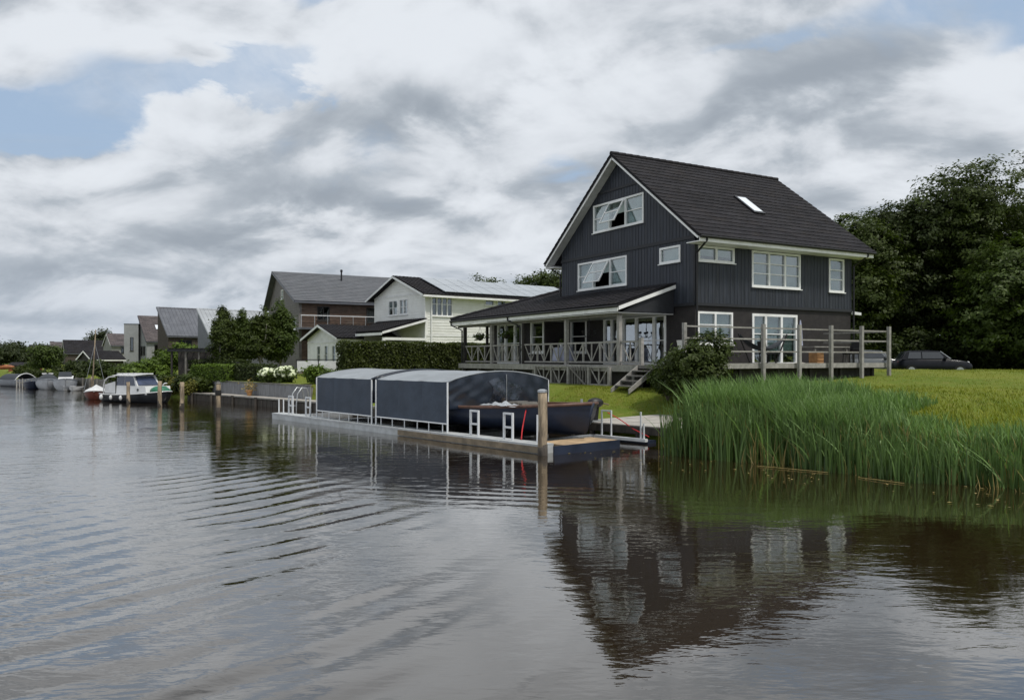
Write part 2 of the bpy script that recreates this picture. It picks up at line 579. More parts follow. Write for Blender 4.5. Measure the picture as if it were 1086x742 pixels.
def ground_mat():
    m = bpy.data.materials.new('lawn')
    m.use_nodes = True
    k = NT(m.node_tree)
    b = k.n['Principled BSDF']
    tc = k.node('ShaderNodeTexCoord')
    P = tc.outputs['Object']
    n1 = k.noise(P, .35, 5, .6, .3)
    n2 = k.noise(P, 3.5, 6, .7)
    n3 = k.noise(P, 28, 4, .7)
    col = k.mix(k.smooth(n1, .35, .65), (.115, .165, .022), (.180, .205, .032))
    col = k.mix(k.m('MULTIPLY', k.smooth(n2, .48, .70), .75), col, (.26, .22, .07))
    col = k.mix(k.m('MULTIPLY', k.smooth(n3, .35, .7), .55), col, (.085, .12, .022))
    k.l.new(col, b.inputs['Base Color'])
    b.inputs['Roughness'].default_value = .9
    b.inputs['Specular IOR Level'].default_value = .1
    bn = k.node('ShaderNodeBump')
    bn.inputs['Distance'].default_value = .05
    k.l.new(k.m('ADD', n2, k.m('MULTIPLY', n3, .5)), bn.inputs['Height'])
    k.l.new(bn.outputs[0], b.inputs['Normal'])
    MAT['lawn'] = m


ground_mat()

# ------------------------------------------------------------------ frames of the place
SO = Vector((3.5, 20.0))                   # a point on the shore
SA = Vector((-.692, .722))                 # along the shore, up the canal
SB = Vector((.722, .692))                  # inland


def K(k, n, z=0.0):
    p = SO + SA * k + SB * n
    return Vector((p.x, p.y, z))


def at(px, py, d):                          # a point seen at photo pixel (px, py), d metres out
    return Vector(((px - CX) / FOC * d, d, EYE + (HY - py) / FOC * d))


def gx(px, d):
    return (px - CX) / FOC * d


def ground_z(k, n):
    k = np.asarray(k, float)
    n = np.asarray(n, float)
    zr = np.interp(n, [-6, -1.2, 0, .8, 2.0, 4, 7.3, 12, 17, 27, 33, 60], [-1.5, -.6, .02, .30, .60, .95, 1.25, 1.55, 1.80, 1.80, 1.08, 1.2])
    zj = np.interp(n, [-6, 1.50, 1.66, 5.5, 5.8, 7.3, 12, 17, 27, 33, 60], [-1.5, -1.5, .28, .34, .50, 1.16, 1.30, 1.6, 1.8, 1.08, 1.2])
    zl = np.interp(n, [-6, 1.55, 1.68, 2.62, 2.72, 20, 60], [-1.5, -1.4, .34, .36, 1.1, 1.25, 1.25])
    zw = np.interp(n, [-6, 1.4, 1.9, 3.4, 20, 60], [-1.5, -.6, .15, 1.0, 1.25, 1.25])
    t1 = np.clip((k + .5) / .5, 0, 1)
    t2 = np.clip((k - 16.5) / 1.5, 0, 1)
    t3 = np.clip((k - 33.6) / 1.5, 0, 1)
    z = zr * (1 - t1) + zj * t1
    z = z * (1 - t2) + zl * t2
    return z * (1 - t3) + zw * t3


def gz(p):
    q = Vector((p[0], p[1])) - SO
    return float(ground_z(q.dot(SA), q.dot(SB)))


def make_ground():
    ks = np.concatenate([np.linspace(-600, -40, 12), np.arange(-38, 40, .5), np.arange(40, 110, 3), np.linspace(115, 1500, 14)])
    ns = np.concatenate([[-6, -1.5, -.6, -.05, .02, .1, .3, .5, .8, 1.1, 1.4, 1.5, 1.56, 1.62, 1.66, 1.7, 2.0, 2.4, 2.6, 2.66, 2.72], np.arange(3.0, 14, .4), np.arange(14, 62, 1.5), [80, 120, 200, 400, 900, 2500]])
    kk, nn = np.meshgrid(ks, ns, indexing='ij')
    z = ground_z(kk, nn)
    rs = np.random.RandomState(3)
    z = z + rs.uniform(-.02, .02, z.shape) * (nn > .3)
    x = SO.x + SA.x * kk + SB.x * nn
    y = SO.y + SA.y * kk + SB.y * nn
    v = np.stack([x, y, z], -1).reshape(-1, 3)
    a, b = kk.shape
    i = np.arange(a * b).reshape(a, b)
    f = np.stack([i[:-1, :-1], i[:-1, 1:], i[1:, 1:], i[1:, :-1]], -1).reshape(-1, 4)
    tag(link('ground', np_mesh('ground', v, f, MAT['lawn'], True)), kind='structure')


make_ground()


def make_water():
    def axis(lo, hi, st, ext):
        fine = np.arange(lo, hi, st)
        g = st * 1.25 ** np.arange(1, 60)
        up = hi + np.cumsum(g)
        dn = lo - np.cumsum(g)
        return np.concatenate([dn[dn > -ext][::-1], [-ext] if False else [], fine, up[up < ext]])
    xs = axis(-17.0, 5.0, .075, 3000)
    ys = axis(3.0, 25.0, .075, 3000)
    xx, yy = np.meshgrid(xs, ys, indexing='ij')
    z = np.zeros_like(xx)
    # wash of a passing boat: a curved train of short waves running up the canal
    def train(cx, cy, dx, dy, lam, amp, la, lb, curve, ph=0.0):
        nonlocal z
        L = math.hypot(dx, dy)
        dx, dy = dx / L, dy / L
        p = (xx - cx) * dx + (yy - cy) * dy
        q = -(xx - cx) * dy + (yy - cy) * dx
        s = p + curve * q * q
        env = np.exp(-(p / la) ** 2 - (q / lb) ** 2)
        wob = .40 * np.sin(q * 2.1 + p * .9) + .30 * np.sin(1.3 * p - 2.9 * q + cx) + .28 * np.sin(3.7 * q + 2.3 * p + cy)
        env = env * (.8 + .2 * np.sin(1.9 * q - 1.1 * p + cx)) * (.85 + .15 * np.sin(4.3 * q + 3.1 * p))
        lam2 = lam
        w = np.sin(2 * np.pi * s / lam2 + ph + wob)
        z += amp * env * (w + .25 * np.sin(4 * np.pi * s / lam2))
    train(-3.5, 11.8, .8, -.62, .60, .0195, 1.5, 1.15, .06)
    train(-5.1, 14.4, .8, -.55, .52, .0140, 1.8, 1.3, .06, 1.0)
    train(-2.9, 9.9, .80, -.62, .62, .0130, 1.0, .8, .05, .7)
    train(-4.4, 8.0, .80, -.60, .62, .0085, 3.6, 2.6, .02, .5)
    train(-2.6, 6.6, .74, -.67, .85, .0085, 3.0, 2.4, .02, 2.0)
    train(-7.5, 12.0, .85, -.5, .60, .0045, 3.5, 2.6, .02, 2.0)
    train(0.2, 13.6, .25, .97, .42, .0040, 1.0, 2.4, .0, 2.0)
    v = np.stack([xx, yy, z], -1).reshape(-1, 3)
    a, b = xx.shape
    i = np.arange(a * b).reshape(a, b)
    f = np.stack([i[:-1, :-1], i[1:, :-1], i[1:, 1:], i[:-1, 1:]], -1).reshape(-1, 4)
    tag(link('canal_water', np_mesh('canal_water', v, f, MAT['water'], True)), kind='structure')


make_water()
# ------------------------------------------------------------------ plane helpers for buildings
class Plane:
    """a wall plane in a building's own frame: origin, horizontal direction A, outward normal N"""
    def __init__(self, o, a, n):
        self.o, self.a, self.n = Vector(o), Vector(a), Vector(n)

    def p(self, a, out, z):
        return self.o + self.a * a + self.n * out + Vector((0, 0, z))


def obox(mb, pl, a0, a1, o0, o1, z0, z1):
    P = pl.p
    return mb.add([P(a0, o0, z0), P(a1, o0, z0), P(a1, o1, z0), P(a0, o1, z0), P(a0, o0, z1), P(a1, o0, z1), P(a1, o1, z1), P(a0, o1, z1)],
                  [(3, 2, 1, 0), (4, 5, 6, 7), (0, 1, 5, 4), (1, 2, 6, 5), (2, 3, 7, 6), (3, 0, 4, 7)])


def interp(pts, a):
    for (a0, z0), (a1, z1) in zip(pts, pts[1:]):
        if a0 <= a <= a1:
            return z0 + (z1 - z0) * (a - a0) / (a1 - a0)
    return pts[-1][1] if a > pts[-1][0] else pts[0][1]


def wall(parent, name, pl, z0, top, holes, th, material):
    """solid wall under the line `top` [(a,z)...] with real openings (a0,a1,z0,z1)"""
    mb = MB()
    cuts = sorted(set([a for a, _ in top] + [h[i] for h in holes for i in (0, 1)]))
    cuts = [c for c in cuts if top[0][0] <= c <= top[-1][0]]
    for a0, a1 in zip(cuts, cuts[1:]):
        if a1 - a0 < 1e-5: continue
        mid = (a0 + a1) / 2
        hs = sorted([(h[2], h[3]) for h in holes if h[0] <= mid <= h[1]])
        z = z0
        for b, t in hs:
            if b > z + 1e-4: obox(mb, pl, a0, a1, -th, 0, z, b)
            z = t
        ta, tb = interp(top, a0), interp(top, a1)
        P = pl.p
        mb.prism([P(a0, 0, z), P(a1, 0, z), P(a1, 0, tb), P(a0, 0, ta)], pl.n * -th)
    return mb.build(name, material, parent)


def boards(parent, name, pl, z0, top, holes, step, w, proud, material):
    """vertical cover strips of the cladding"""
    mb = MB()
    a = top[0][0] + step * .5
    while a < top[-1][0] - w:
        hs = sorted([(h[2] - .06, h[3] + .06) for h in holes if h[0] - .07 <= a <= h[1] + .07])
        z, t = z0, interp(top, a) - .02
        for b, u in hs:
            if b > z + .02: obox(mb, pl, a - w / 2, a + w / 2, .001, proud, z, min(b, t))
            z = u
        if t > z + .02: obox(mb, pl, a - w / 2, a + w / 2, .001, proud, z, t)
        a += step
    return tag(mb.build(name, material, parent), kind='stuff')


def window(parent, pl, a0, a1, z0, z1, cols=(), bars=(), fr=.075, material='paint_white', glass='glass', blind=None, opened=(), name='window', depth=.10, drop=0.0, sill=True):
    """frame with mullions at `cols`, glazing bars at z fractions, panes; opened = lights with a top-hung sash pushed out"""
    mt = MAT[material]
    mb = MB()
    o0, o1 = -depth, .035
    obox(mb, pl, a0 - .01, a0 + fr, o0, o1, z0 - .01, z1 + .01)
    obox(mb, pl, a1 - fr, a1 + .01, o0, o1, z0 - .01, z1 + .01)
    obox(mb, pl, a0 + fr, a1 - fr, o0, o1 - .002, z1 - fr, z1 + .01)
    obox(mb, pl, a0 + fr, a1 - fr, o0, o1 - .002, z0 - .01, z0 + fr)
    for c in cols:
        obox(mb, pl, c - fr * .6, c + fr * .6, o0, o1 - .004, z0 + fr, z1 - fr)
    w = mb.build(name, mt, parent)
    if sill:
        sb = MB()
        obox(sb, pl, a0 - .06, a1 + .06, .036, .09, z0 - .05, z0 - .011)
        sb.build('sill', mt, w)
    ed = [a0 + fr] + sum([[c - fr * .6, c + fr * .6] for c in cols], []) + [a1 - fr]
    for i in range(0, len(ed), 2):
        b0, b1 = ed[i], ed[i + 1]
        zb, zt = z0 + fr, z1 - fr
        if i // 2 in opened:
            h = zt - zb
            an = R(30)
            def tp(a, zf, off):
                return pl.p(a, .05 + math.sin(an) * h * (1 - zf) + off * math.cos(an), zt - math.cos(an) * h * (1 - zf) + off * math.sin(an) * .3)
            s = MB()
            def bar(A0, F0, A1, F1):
                s.beam(tp(A0, F0, 0), tp(A1, F1, 0), .07, .05)
            bar(b0 + .03, 0, b0 + .03, 1), bar(b1 - .03, 0, b1 - .03, 1), bar(b0, .03, b1, .03), bar(b0, .97, b1, .97), bar(b0, .5, b1, .5)
            sash = s.build('open_sash', mt, w)
            g = MB()
            g.prism([tp(b0 + .06, .05, 0), tp(b1 - .06, .05, 0), tp(b1 - .06, .95, 0), tp(b0 + .06, .95, 0)], pl.n * .008)
            g.build('pane', MAT[glass], w)
        else:
            g = MB()
            obox(g, pl, b0, b1, -.045, -.035, zb, zt)
            g.build('pane', MAT[glass], w)
            for bf in bars:
                zc = zb + (zt - zb) * bf
                s = MB()
                obox(s, pl, b0, b1, -.034, .015, zc - .02, zc + .02)
                s.build('glazing_bar', mt, w)
        if blind:
            s = MB()
            zl = zb + (zt - zb) * (drop if i // 2 not in opened else .55)
            obox(s, pl, b0, b1, -.16, -.15, zl, zt)
            s.build('blind', MAT[blind], w)
    return w


def courses(parent, name, o, xd, ud, nd, lo, hi, slope_len, exposure, period, amp, material, th=.024):
    """roof tiles course by course: wavy strips, each lapping the one below"""
    o, xd, ud, nd = Vector(o), Vector(xd).normalized(), Vector(ud).normalized(), Vector(nd).normalized()
    n = int(math.ceil(slope_len / exposure))
    rnd = random.Random(int(slope_len * 100))
    for c in range(n):
        r0, r1 = c * exposure, min((c + 1) * exposure + .05, slope_len)
        a0, a1 = lo(r0 + exposure / 2), hi(r0 + exposure / 2)
        if a1 - a0 < .2: continue
        m = max(2, int((a1 - a0) / period * 4))
        vs, fs = [], []
        for i in range(m + 1):
            a = a0 + (a1 - a0) * i / m
            h = amp * (.5 + .5 * math.sin(2 * math.pi * a / period)) + rnd.uniform(-.003, .003)
            p0, p1 = o + xd * a + ud * r0, o + xd * a + ud * r1
            vs += [p0 + nd * .002, p0 + nd * (h + th), p1 + nd * (h * .5 + .004)]
        for i in range(m):
            b = i * 3
            fs += [(b, b + 3, b + 4, b + 1), (b + 1, b + 4, b + 5, b + 2)]
        mb = MB()
        mb.add(vs, fs)
        mb.build(name, material, parent)


def slab(mb, pts, nd, th):
    """plate with the given top outline, th thick against nd"""
    return mb.prism(pts, Vector(nd).normalized() * -th)


# ------------------------------------------------------------------ foliage
RS = np.random.RandomState(11)


def unit(n, rs=RS):
    v = rs.normal(size=(n, 3))
    return v / np.linalg.norm(v, axis=1, keepdims=True)


def leaf_cards(name, c, nrm, size, material, rs=RS, aspect=.55):
    """leaf-sized folded faces at centres c with normals nrm"""
    n = len(c)
    t = np.cross(nrm, unit(n, rs))
    t /= np.linalg.norm(t, axis=1, keepdims=True) + 1e-9
    b = np.cross(nrm, t)
    s = (size * rs.uniform(.6, 1.35, n))[:, None]
    v = np.stack([c - t * s, c + b * s * aspect + nrm * s * .15, c + t * s, c - b * s * aspect + nrm * s * .15], 1).reshape(-1, 3)
    return np_mesh(name, v, np.arange(4 * n).reshape(n, 4), MAT[material])


def crown_points(c, rad, lobes, clumps, per, sig, rs, low=-.75, fill=.25):
    c, rad = np.array(c, float), np.array(rad, float)
    lc, lr = [], []
    for _ in range(lobes):
        d = unit(1, rs)[0]
        d[2] = max(d[2], low)
        lc.append(c + d * rad * rs.uniform(.35, .74))
        lr.append(rad.min() * rs.uniform(.34, .58))
    lc, lr = np.array(lc), np.array(lr)
    li = rs.randint(0, lobes, clumps)
    d = unit(clumps, rs)
    d[:, 2] += .25
    rr = np.where(rs.rand(clumps) < fill, rs.uniform(.2, .9, clumps), rs.uniform(.8, 1.12, clumps))
    cc = lc[li] + d * (lr[li] * rr)[:, None]
    pts = np.repeat(cc, per, 0)
    dd = np.repeat(d, per, 0)
    jit = rs.normal(size=pts.shape) * sig * np.array([1, 1, .6])
    nr = dd * .8 + unit(len(pts), rs) * .55 + np.array([0, 0, .30])
    nr /= np.linalg.norm(nr, axis=1, keepdims=True)
    return pts + jit, nr, lc


def tree(name, label, loc, height, rad, crown_z, lobes, clumps, per, leaf, material, seed, group=None, trunk_r=.2, bark='bark', cat='tree', sig=None, low=-.75, fill=.25, cone=0.0):
    rs = np.random.RandomState(seed)
    t = thing(name, label, cat, loc, 0, group)
    pts, nr, lc = crown_points((0, 0, crown_z), rad, lobes, clumps, per, sig or leaf * 2.0, rs, low, fill)
    pts[:, 2] *= height / pts[:, 2].max()
    if cone:
        f = np.clip((pts[:, 2] - crown_z + rad[2]) / (2 * rad[2]), 0, 1)
        pts[:, :2] *= (1.05 - cone * f ** 1.4)[:, None]
    keep = pts[:, 2] > .05
    link('crown', leaf_cards('crown', pts[keep], nr[keep], leaf, material, rs), t)
    mb = MB()
    top = crown_z + rad[2] * .45
    bend = [Vector((rs.uniform(-.15, .15) * i, rs.uniform(-.15, .15) * i, -.3 + (top + .3) * i / 4)) for i in range(5)]
    mb.tube(bend, trunk_r, 8, trunk_r * .25)
    for q in lc[:min(9, len(lc))]:
        b = bend[1].lerp(bend[3], rs.rand())
        mid = b.lerp(Vector(q), .5) + Vector((0, 0, -.15))
        mb.tube([b, mid, Vector(q)], trunk_r * .38, 5, trunk_r * .08)
    mb.build('trunk', MAT[bark], t, True)
    return t


def shrub(name, label, loc, rad, clumps, per, leaf, material, seed, group=None, cat='shrub', lobes=9, core=True):
    rs = np.random.RandomState(seed)
    t = thing(name, label, cat, loc, 0, group)
    pts, nr, lc = crown_points((0, 0, rad[2] * .9), rad, lobes, clumps, per, leaf * 1.8, rs, -.9, .35)
    keep = pts[:, 2] > .02
    link('foliage', leaf_cards('foliage', pts[keep], nr[keep], leaf, material, rs), t)
    mb = MB()
    for q in lc:
        mb.tube([(0, 0, -.1), Vector(q) * .55 + Vector((0, 0, -.1)), Vector(q)], .035, 5, .012)
    mb.build('stems', MAT['bark'], t)
    return t


def hedge(name, label, p, q, th, z0, z1, material, leaf, dens, seed, wob=.05):
    """clipped hedge from p to q (world xy), top at z1"""
    rs = np.random.RandomState(seed)
    p, q = Vector(p), Vector(q)
    L = (q - p).length
    t = thing(name, label, 'hedge', (p.x, p.y, z0), math.atan2(q.y - p.y, q.x - p.x))
    H = z1 - z0
    faces = [(L * H, lambda u, v: (u * L, -th / 2, v * H), (0, -1, 0)), (L * H * .5, lambda u, v: (u * L, th / 2, v * H), (0, 1, 0)),
             (L * th * 1.3, lambda u, v: (u * L, (v - .5) * th, H), (0, 0, 1)), (th * H, lambda u, v: (0, (u - .5) * th, v * H), (-1, 0, 0)), (th * H, lambda u, v: (L, (u - .5) * th, v * H), (1, 0, 0))]
    C, N = [], []
    for area, fn, nn in faces:
        m = int(area * dens)
        uv = rs.rand(m, 2)
        x = np.array([fn(a, b) for a, b in uv])
        lump = .5 * np.sin(x[:, 0] * 2.3 + seed) + .5 * np.sin(x[:, 0] * 5.1 + x[:, 2] * 3.7)
        x = x + np.array(nn) * (lump * wob + rs.normal(size=m) * .035 - .01)[:, None]
        nr = np.array(nn) * .6 + unit(m, rs) * .7 + np.array([0, 0, .3])
        C.append(x)
        N.append(nr / np.linalg.norm(nr, axis=1, keepdims=True))
    link('foliage', leaf_cards('foliage', np.concatenate(C), np.concatenate(N), leaf, material, rs), t)
    MB().box(.14, L - .14, -th / 2 + .13, th / 2 - .13, 0, H - .14).build('core', MAT['hedge_core'], t)
    return t


# ------------------------------------------------------------------ the black house
HA = R(29.8)
HC = Vector((7.39, 32.0, 0))


def hw(x, y, z=0.0):                        # house frame to world
    c, s = math.cos(HA), math.sin(HA)
    return Vector((HC.x + c * x - s * y, HC.y + s * x + c * y, z))


def black_house():
    H = thing('black_house', 'tall black clad house with steep tiled gable roof and white window frames', 'house', HC, HA)
    GP = Plane((0, 0, 0), (0, 1, 0), (-1, 0, 0))          # gable wall, towards the canal
    LP = Plane((0, 0, 0), (1, 0, 0), (0, -1, 0))          # long wall, towards the lawn
    W, LEN = 9.67, 9.6
    apx, eav, oh, e, fo = 11.6, 7.2, .85, .85, .57
    rise = (apx - eav) / (W / 2 + e)
    under = lambda y: eav - .16 + (min(y, W - y) + e) * rise
    top = [(0, under(0)), (W / 2, under(W / 2)), (W, under(W))]
    gh = [(3.16, 6.90, 8.30, 9.60), (4.35, 8.19, 5.65, 6.97), (.80, 2.08, 6.33, 7.00),
          (1.75, 4.72, 2.05, 4.22), (5.0, 6.15, 2.05, 4.22), (7.55, 8.95, 2.6, 4.22)]
    lh = [(.13, 2.11, 6.27, 6.89), (3.15, 6.12, 5.37, 6.88), (8.02, 9.04, 5.35, 6.86), (.15, 2.07, 2.9, 4.22), (3.22, 5.97, 2.05, 4.22)]
    cut = lambda hs, lo, hi: [h for h in hs if lo <= h[2] < hi]
    # ground storey in dark render, upper storeys in boards set a little proud
    wall(H, 'wall', GP, 1.0, [(0, 4.5), (W, 4.5)], cut(gh, 0, 4.5), .25, MAT['clad_base'])
    LPi = Plane((.25, 0, 0), (1, 0, 0), (0, -1, 0))
    sh = lambda hs, d: [(a - d, b - d, c, f) for a, b, c, f in hs]
    wall(H, 'wall', LPi, 1.0, [(0, 4.5), (LEN - .25, 4.5)], sh(cut(lh, 0, 4.5), .25), .25, MAT['clad_base'])
    GU = Plane((-.05, -.05, 0), (0, 1, 0), (-1, 0, 0))
    LU = Plane((.2, -.05, 0), (1, 0, 0), (0, -1, 0))
    topu = [(0, under(-.05)), (W / 2 + .05, under(W / 2)), (W + .05, under(W))]
    hu = sh(cut(gh, 4.5, 20), -.05)
    wall(H, 'gable_wall', GU, 4.5, topu, hu, .25, MAT['clad_dark'])
    hl = sh(cut(lh, 4.5, 20), .2)
    tl = [(0, under(-.05)), (LEN - .2, under(-.05))]
    wall(H, 'wall', LU, 4.5, tl, hl, .25, MAT['clad_dark'])
    boards(H, 'cladding', GU, 4.56, topu, hu, .205, .040, .010, MAT['clad_dark'])
    boards(H, 'cladding', LU, 4.56, tl, hl, .205, .040, .010, MAT['clad_dark'])
    BK = Plane((LEN, 0, 0), (0, 1, 0), (1, 0, 0))
    wall(H, 'wall', BK, 1.0, [(.26, under(.26)), (W / 2, under(W / 2)), (W - .26, under(W - .26))], [], .25, MAT['clad_dark'])
    wall(H, 'wall', Plane((.25, W, 0), (1, 0, 0), (0, 1, 0)), 1.0, [(0, under(W)), (LEN - .25, under(W))], [], .25, MAT['clad_dark'])
    for z in (2.0, 4.5, 7.2):
        MB().box(.3, LEN - .3, .3, W - .3, z - .2, z).build('floor', MAT['interior'], H)
    MB().box(4.6, 4.75, .3, W - .3, 2.0, 7.0).build('partition', MAT['interior'], H)
    MB().box(.3, 4.6, 3.05, 3.15, 4.5, 7.0).build('partition', MAT['interior'], H)
    # horizontal belts between the storeys
    mb = MB()
    obox(mb, GU, 0, W + .05, .021, .045, 4.46, 4.58)
    obox(mb, LU, -.2, LEN - .2, .021, .045, 4.46, 4.58)
    mb.build('belt_course', MAT['clad_belt'], H)
    mb = MB()
    obox(mb, GU, -.02, W + .05, .021, .05, 7.16, 7.30)
    obox(mb, GU, 2.95, W - 2.85, .021, .05, 10.06, 10.18)
    mb.build('belt_course', MAT['clad_belt'], H)
    for y in (-.075,):
        MB().box(-.075, .03, -.075, .03, 4.59, 7.15).build('corner_board', MAT['clad_belt'], H)
    # windows
    cream = dict(blind='curtain')
    window(H, GU, 3.21, 6.95, 8.30, 9.60, (4.50, 5.71), (.5,), blind='curtain', opened=(1,))
    window(H, GU, 4.40, 8.24, 5.65, 6.97, (5.65, 6.99), (.5,), blind='curtain', opened=(1,))
    window(H, GU, .85, 2.13, 6.33, 7.00, (), (), blind='curtain')
    window(H, LU, -.07, 1.91, 6.27, 6.89, (.92,), (), blind='curtain', drop=.35)
    window(H, LU, 2.95, 5.92, 5.37, 6.88, (3.98, 4.96), (.36, .68), blind='blind')
    window(H, LU, 7.82, 8.84, 5.35, 6.86, (), (.36, .68), blind='blind')
    window(H, LPi, -.10, 1.82, 2.9, 4.22, (.86,), (.62,), blind='blind', drop=.3)
    window(H, LPi, 2.97, 5.72, 2.05, 4.22, (3.78, 4.75), (.62,), name='french_door', fr=.10, blind='blind', drop=.25, sill=False)
    window(H, GP, 1.75, 4.72, 2.05, 4.22, (2.55, 3.75), (.48,), name='french_door', fr=.11, glass='glass_bright', sill=False)
    window(H, GP, 5.0, 6.15, 2.05, 4.22, (5.55,), (.5,), name='french_door', fr=.11, glass='glass_bright', sill=False)
    window(H, GP, 7.55, 8.95, 2.6, 4.22, (), (.5,), fr=.09)
    # roof: two plates, courses of tiles, ridge caps, verge boards, fascia, gutters
    th = math.atan(rise)
    x0, x1 = -fo, LEN + fo
    rf = MB()
    for sgn in (1, -1):
        ye = -e if sgn > 0 else W + e
        nd = (0, -math.sin(th) * sgn, math.cos(th))
        slab(rf, [(x0, ye, eav), (x1, ye, eav), (x1, W / 2, apx), (x0, W / 2, apx)], nd, .10)
    roof = rf.build('roof', MAT['tile_dark'], H)
    sl_len = math.hypot(W / 2 + e, apx - eav)
    for sgn in (1, -1):
        ye = -e - .04 if sgn > 0 else W + e + .04
        courses(roof, 'tile_course', (0, ye, eav - .03), (1, 0, 0), (0, sgn * math.cos(th), math.sin(th)), (0, -sgn * math.sin(th), math.cos(th)),
                lambda r: x0 - .03, lambda r: x1 + .03, sl_len + .03, .345, .30, .018, MAT['tile_dark'], .026)
    cap = MB()
    for i in range(27):
        xa = x0 - .02 + i * (x1 - x0) / 27
        cap.tube([(xa, W / 2, apx + .015), (xa + .42, W / 2, apx + .035)], .10, 8)
    cap.build('ridge_caps', MAT['tile_dark'], roof)
    sf = MB()
    for sgn in (1, -1):
        ye = -e + .02 if sgn > 0 else W + e - .02
        ny = Vector((0, -math.sin(th) * sgn, math.cos(th)))
        a, b = Vector((0, ye, eav)), Vector((0, W / 2, apx))
        # sloping soffit under the verge
        q = [a - ny * .105, b - ny * .105]
        sf.prism([q[0] + Vector((x0 + .06, 0, 0)), q[1] + Vector((x0 + .06, 0, 0)), q[1] + Vector((-.07, 0, 0)), q[0] + Vector((-.07, 0, 0))], -ny * .04)
    sf.build('verge_soffit', MAT['soffit'], roof)
    for sgn in (1, -1):
        ye = -e if sgn > 0 else W + e
        ny = Vector((0, -math.sin(th) * sgn, math.cos(th)))
        a, b = Vector((x0 + .025, ye, eav)), Vector((x0 + .025, W / 2, apx))
        vb = MB()
        vb.prism([a - ny * .02, b - ny * .02, b - ny * .20, a - ny * .20], (.034, 0, 0))
        vb.build('verge_board', MAT['paint_white'], roof)
        fb = MB()
        yo = ye + sgn * .03
        fb.box(x0 + .06, x1 - .05, min(yo, yo + sgn * .03), max(yo, yo + sgn * .03), eav - .28, eav - .09)
        fb.build('fascia', MAT['paint_white'], roof)
        eb = MB()
        ya, yb = sorted((ye + sgn * .06, (-.06 if sgn > 0 else W + .06)))
        eb.box(x0 + .06, x1 - .05, ya, yb, eav - .28, eav - .245)
        eb.build('eave_soffit', MAT['paint_white'], roof)
        gt = MB()
        yg = ye - sgn * .03
        gt.tube([(x0 + .05, yg, eav - .08), (x1, yg, eav - .08)], .065, 8)
        gt.build('gutter', MAT['black_plastic'], roof)
    for (x, y, xx, yy) in ((-.15, -e, -.02, -.14), (LEN + .1, -e, LEN + .06, -.12), (-.2, W + e, -.06, W + .12)):
        dp = MB()
        s = 1 if y > 0 else -1
        dp.tube([(x, y, eav - .14), (x, y, eav - .22), (xx, yy, eav - .62), (xx, yy, 1.2)], .045, 8)
        dp.build('downpipe', MAT['black_plastic'], H)
    # roof window
    ud, nd = Vector((0, math.cos(th), math.sin(th))), Vector((0, -math.sin(th), math.cos(th)))
    def rp(x, y, o): return Vector((x, y, eav + (y + e) * rise)) + nd * o
    sk = MB()
    sk.prism([rp(4.53, 1.14, 0), rp(5.23, 1.14, 0), rp(5.23, 2.38, 0), rp(4.53, 2.38, 0)], nd * .105)
    skl = sk.build('roof_window', MAT['black_metal'], roof)
    MB().prism([rp(4.62, 1.24, .106), rp(5.14, 1.24, .106), rp(5.14, 2.28, .106), rp(4.62, 2.28, .106)], nd * .012).build('roof_window_pane', MAT['skylight_glass'], roof)
    # corner floodlight
    fl = MB()
    fl.box(LEN + .01, LEN + .12, -.09, -.03, 4.36, 4.50)
    fl.prism([(LEN + .02, -.10, 4.36), (LEN + .36, -.30, 4.32), (LEN + .36, -.30, 4.44), (LEN + .02, -.10, 4.50)], (.10, .14, 0))
    fl.build('floodlight', MAT['lamp_white'], H)

    # ---------------- garden wing at the far end of the veranda
    Wg = Plane((-1.48, 9.0, 0), (0, 1, 0), (-1, 0, 0))
    wh = [(.1, 1.35, 2.6, 4.2), (2.2, 4.85, 2.05, 4.2)]
    wall(H, 'wing_wall', Wg, 1.0, [(0, 4.42), (5.8, 4.42)], wh, .2, MAT['clad_base'])
    MB().box(-1.28, -.02, 9.0, 9.2, 1.0, 4.42).build('wing_wall', MAT['clad_base'], H)
    MB().box(-1.28, 7.5, 14.6, 14.8, 1.0, 4.42).build('wing_wall', MAT['clad_base'], H)
    MB().box(7.3, 7.5, 9.93, 14.6, 1.0, 4.42).build('wing_wall', MAT['clad_base'], H)
    MB().box(-1.28, 7.3, 9.95, 14.6, 1.8, 2.0).build('floor', MAT['interior'], H)
    window(H, Wg, .1, 1.35, 2.6, 4.2, (), (.5,), fr=.10, glass='glass_bright')
    window(H, Wg, 2.2, 4.85, 2.05, 4.2, (3.0, 4.0), (.5,), fr=.13, name='french_door', glass='glass_bright', sill=False)

    # ---------------- veranda roof
    k = .325
    vx, vz, yl, yr = -3.08, 4.5, 16.46, 1.07
    t2 = math.atan(k)
    n2 = Vector((-math.sin(t2), 0, math.cos(t2)))
    zf = lambda x: vz + (x - vx) * k
    vr = MB()
    slab(vr, [(vx, yr, vz), (vx, yl, vz), (-.06, yl - (-.06 - vx), zf(-.06)), (-.06, yr, zf(-.06))], n2, .10)
    xr = yl - 9.78 + vx
    slab(vr, [(-.06, 9.78, zf(-.06)), (-.06, yl - (-.06 - vx), zf(-.06)), (xr, 9.78, zf(xr))], n2, .10)
    slab(vr, [(vx, yl, vz), (8.0, yl, vz), (8.0, 9.78, zf(xr)), (xr, 9.78, zf(xr))], Vector((0, math.sin(t2), math.cos(t2))), .10)
    VR = vr.build('veranda_roof', MAT['tile_dark'], H)
    ud2 = (math.cos(t2), 0, math.sin(t2))
    c2 = math.cos(t2)
    courses(VR, 'tile_course', (vx - .03, 0, vz - .012), (0, 1, 0), ud2, n2,
            lambda r: (yr - .03 if vx + r * c2 < -.1 else 9.80), lambda r: yl - r * c2 + .04, (xr - vx) / c2, .33, .30, .018, MAT['tile_dark'], .024)
    hp = MB()
